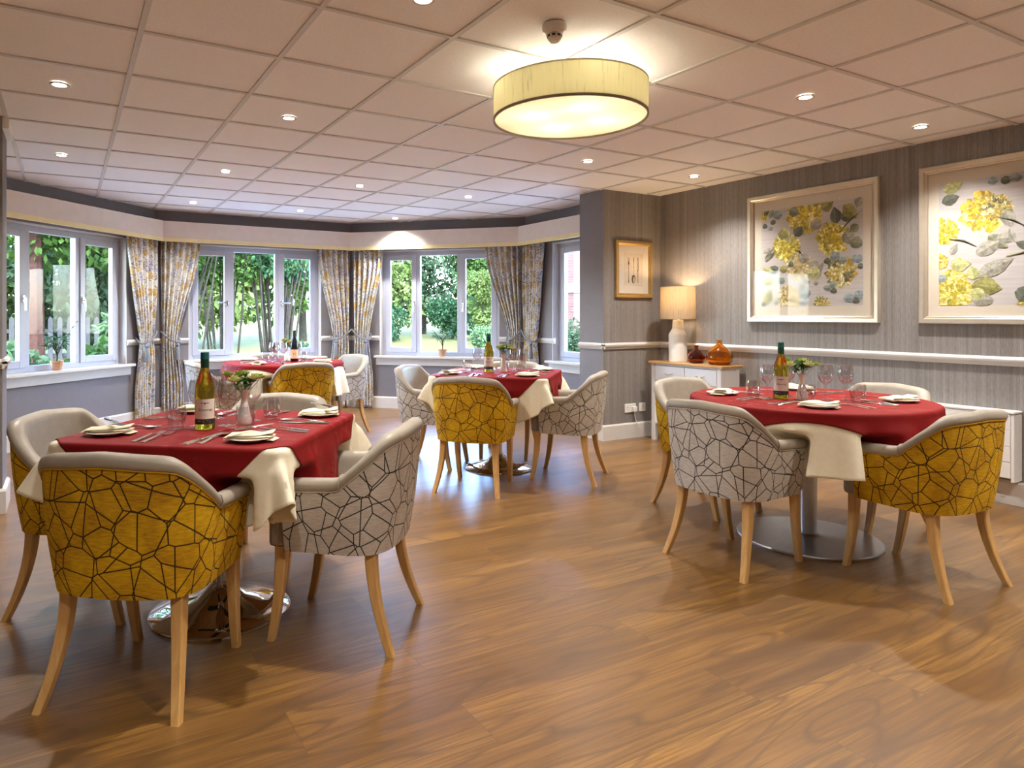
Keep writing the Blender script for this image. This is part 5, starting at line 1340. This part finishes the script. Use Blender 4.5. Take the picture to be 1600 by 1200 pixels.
thicket(3.55, 13.0, 4.4, 22, 'densely stemmed shrub at the curtain side of the far table window', 'leaf_dark', 24, .95, 7000)
thicket(1.75, 12.6, 4.2, 23, 'leafy many stemmed shrub beside the near curtain in the far table window', 'leaf_mid', 12, 1.0, 9000)
shrub(2.2, 11.9, .75, .6, 'leaf_pale', 24, 'low pale undergrowth shrub below the far table window', size=.11, n=1500)
shrub(3.6, 11.7, .95, .6, 'leaf_blue', 25, 'low blue green shrub behind the red wine bottle', size=.10, n=2000)
tree(4.2, 21, 6.5, 3.0, 'leaf_lime', 26, 'bright lime tree far behind the many stemmed shrubs', base=.3, n=9000, size=.24, lobes=30)
tree(7.2, 23, 7.0, 3.0, 'leaf_mid', 27, 'mid green tree at the lawn edge behind the grey curtain chair', base=.4, n=8000, size=.24, lobes=28)
tree(1.8, 22, 7.0, 3.0, 'leaf_pale', 28, 'pale tree far behind the thicket', base=.4, n=7000, size=.26, lobes=28)
# beyond the lawn
tree(10.2, 24.5, 6.2, 2.6, 'leaf_lime', 31, 'yellow green tree in the lawn window behind the near casement', base=.2, n=8000, size=.2, lobes=28)
tree(13.2, 25.5, 6.6, 2.9, 'leaf_blue', 32, 'silvery blue green tree across the lawn behind the potted tree', base=.2, n=11000, size=.2, lobes=34)
tree(15.8, 25.2, 5.6, 2.4, 'leaf_mid', 33, 'mid green tree across the lawn at the far casement', base=.2, n=9000, size=.2, lobes=28)
shrub(13.0, 22.6, 1.5, 1.6, 'leaf_dark', 34, 'dark hedge shrub at the lawn edge under the silvery tree', n=4500, size=.13)
shrub(9.6, 22.4, 1.3, 1.5, 'leaf_dark', 35, 'dark hedge shrub at the lawn edge under the yellow green tree', n=4000, size=.13)
tree(12.2, 19.2, 2.7, 1.0, 'leaf_lime', 36, 'small yellowish tree beside the curtain in the lawn window', base=.3, n=4500, size=.11, tr=.05)
shrub(9.0, 14.0, 1.15, .85, 'leaf_pale', 37, 'pale flowering shrub on the lawn close to the window', n=4200, size=.09)
tree(20.5, 30, 8, 3.6, 'leaf_mid', 38, 'distant tree beside the brick building', base=.4, n=7000, size=.3, lobes=24)
shrub(11.3, 13.4, 1.4, .75, 'leaf_blue', 39, 'grey green shrub in front of the brick building', n=3200, size=.09)
fr = tag(empty('garden_fence', (-1.0, 15.8, ground_z(-1, 15.8))), 'weathered wooden picket fence beyond the plant window', 'fence'); m = MB()
m.box(-4.2, 3.6, .02, .05, .35, .42); m.box(-4.2, 3.6, .02, .05, .85, .92); m.build('rail', M['pine_fence'], fr, smooth=None)
for k in range(46):
    x = -4.1+k*.165; m = MB(); m.prism([(x, 0), (x+.085, 0), (x+.085, 1.12), (x+.0425, 1.18), (x, 1.12)], -.018, 0, mat=Matrix(((1,0,0,0), (0,0,1,0), (0,1,0,0), (0,0,0,1)))); m.build('picket', M['pine_fence'], fr, smooth=None)
bl = tag(empty('brick_building', (14.8, 19, -.3)), 'red brick building with pale stone band beyond the narrow window', 'building')
m = MB(); m.box(-2.55, 7, -4.4, -1.0, 0, 6.2); m.build('brick_wall', M['brick'], bl, smooth=None)
m = MB(); m.box(-2.59, 7.04, -4.44, -.96, 2.15, 2.42); m.build('stone_band', M['white_stone'], bl, smooth=None)
m = MB(); m.box(-2.75, 7.2, -4.6, -.8, 6.2, 6.4); m.build('roof_edge', M['white_stone'], bl, smooth=None)
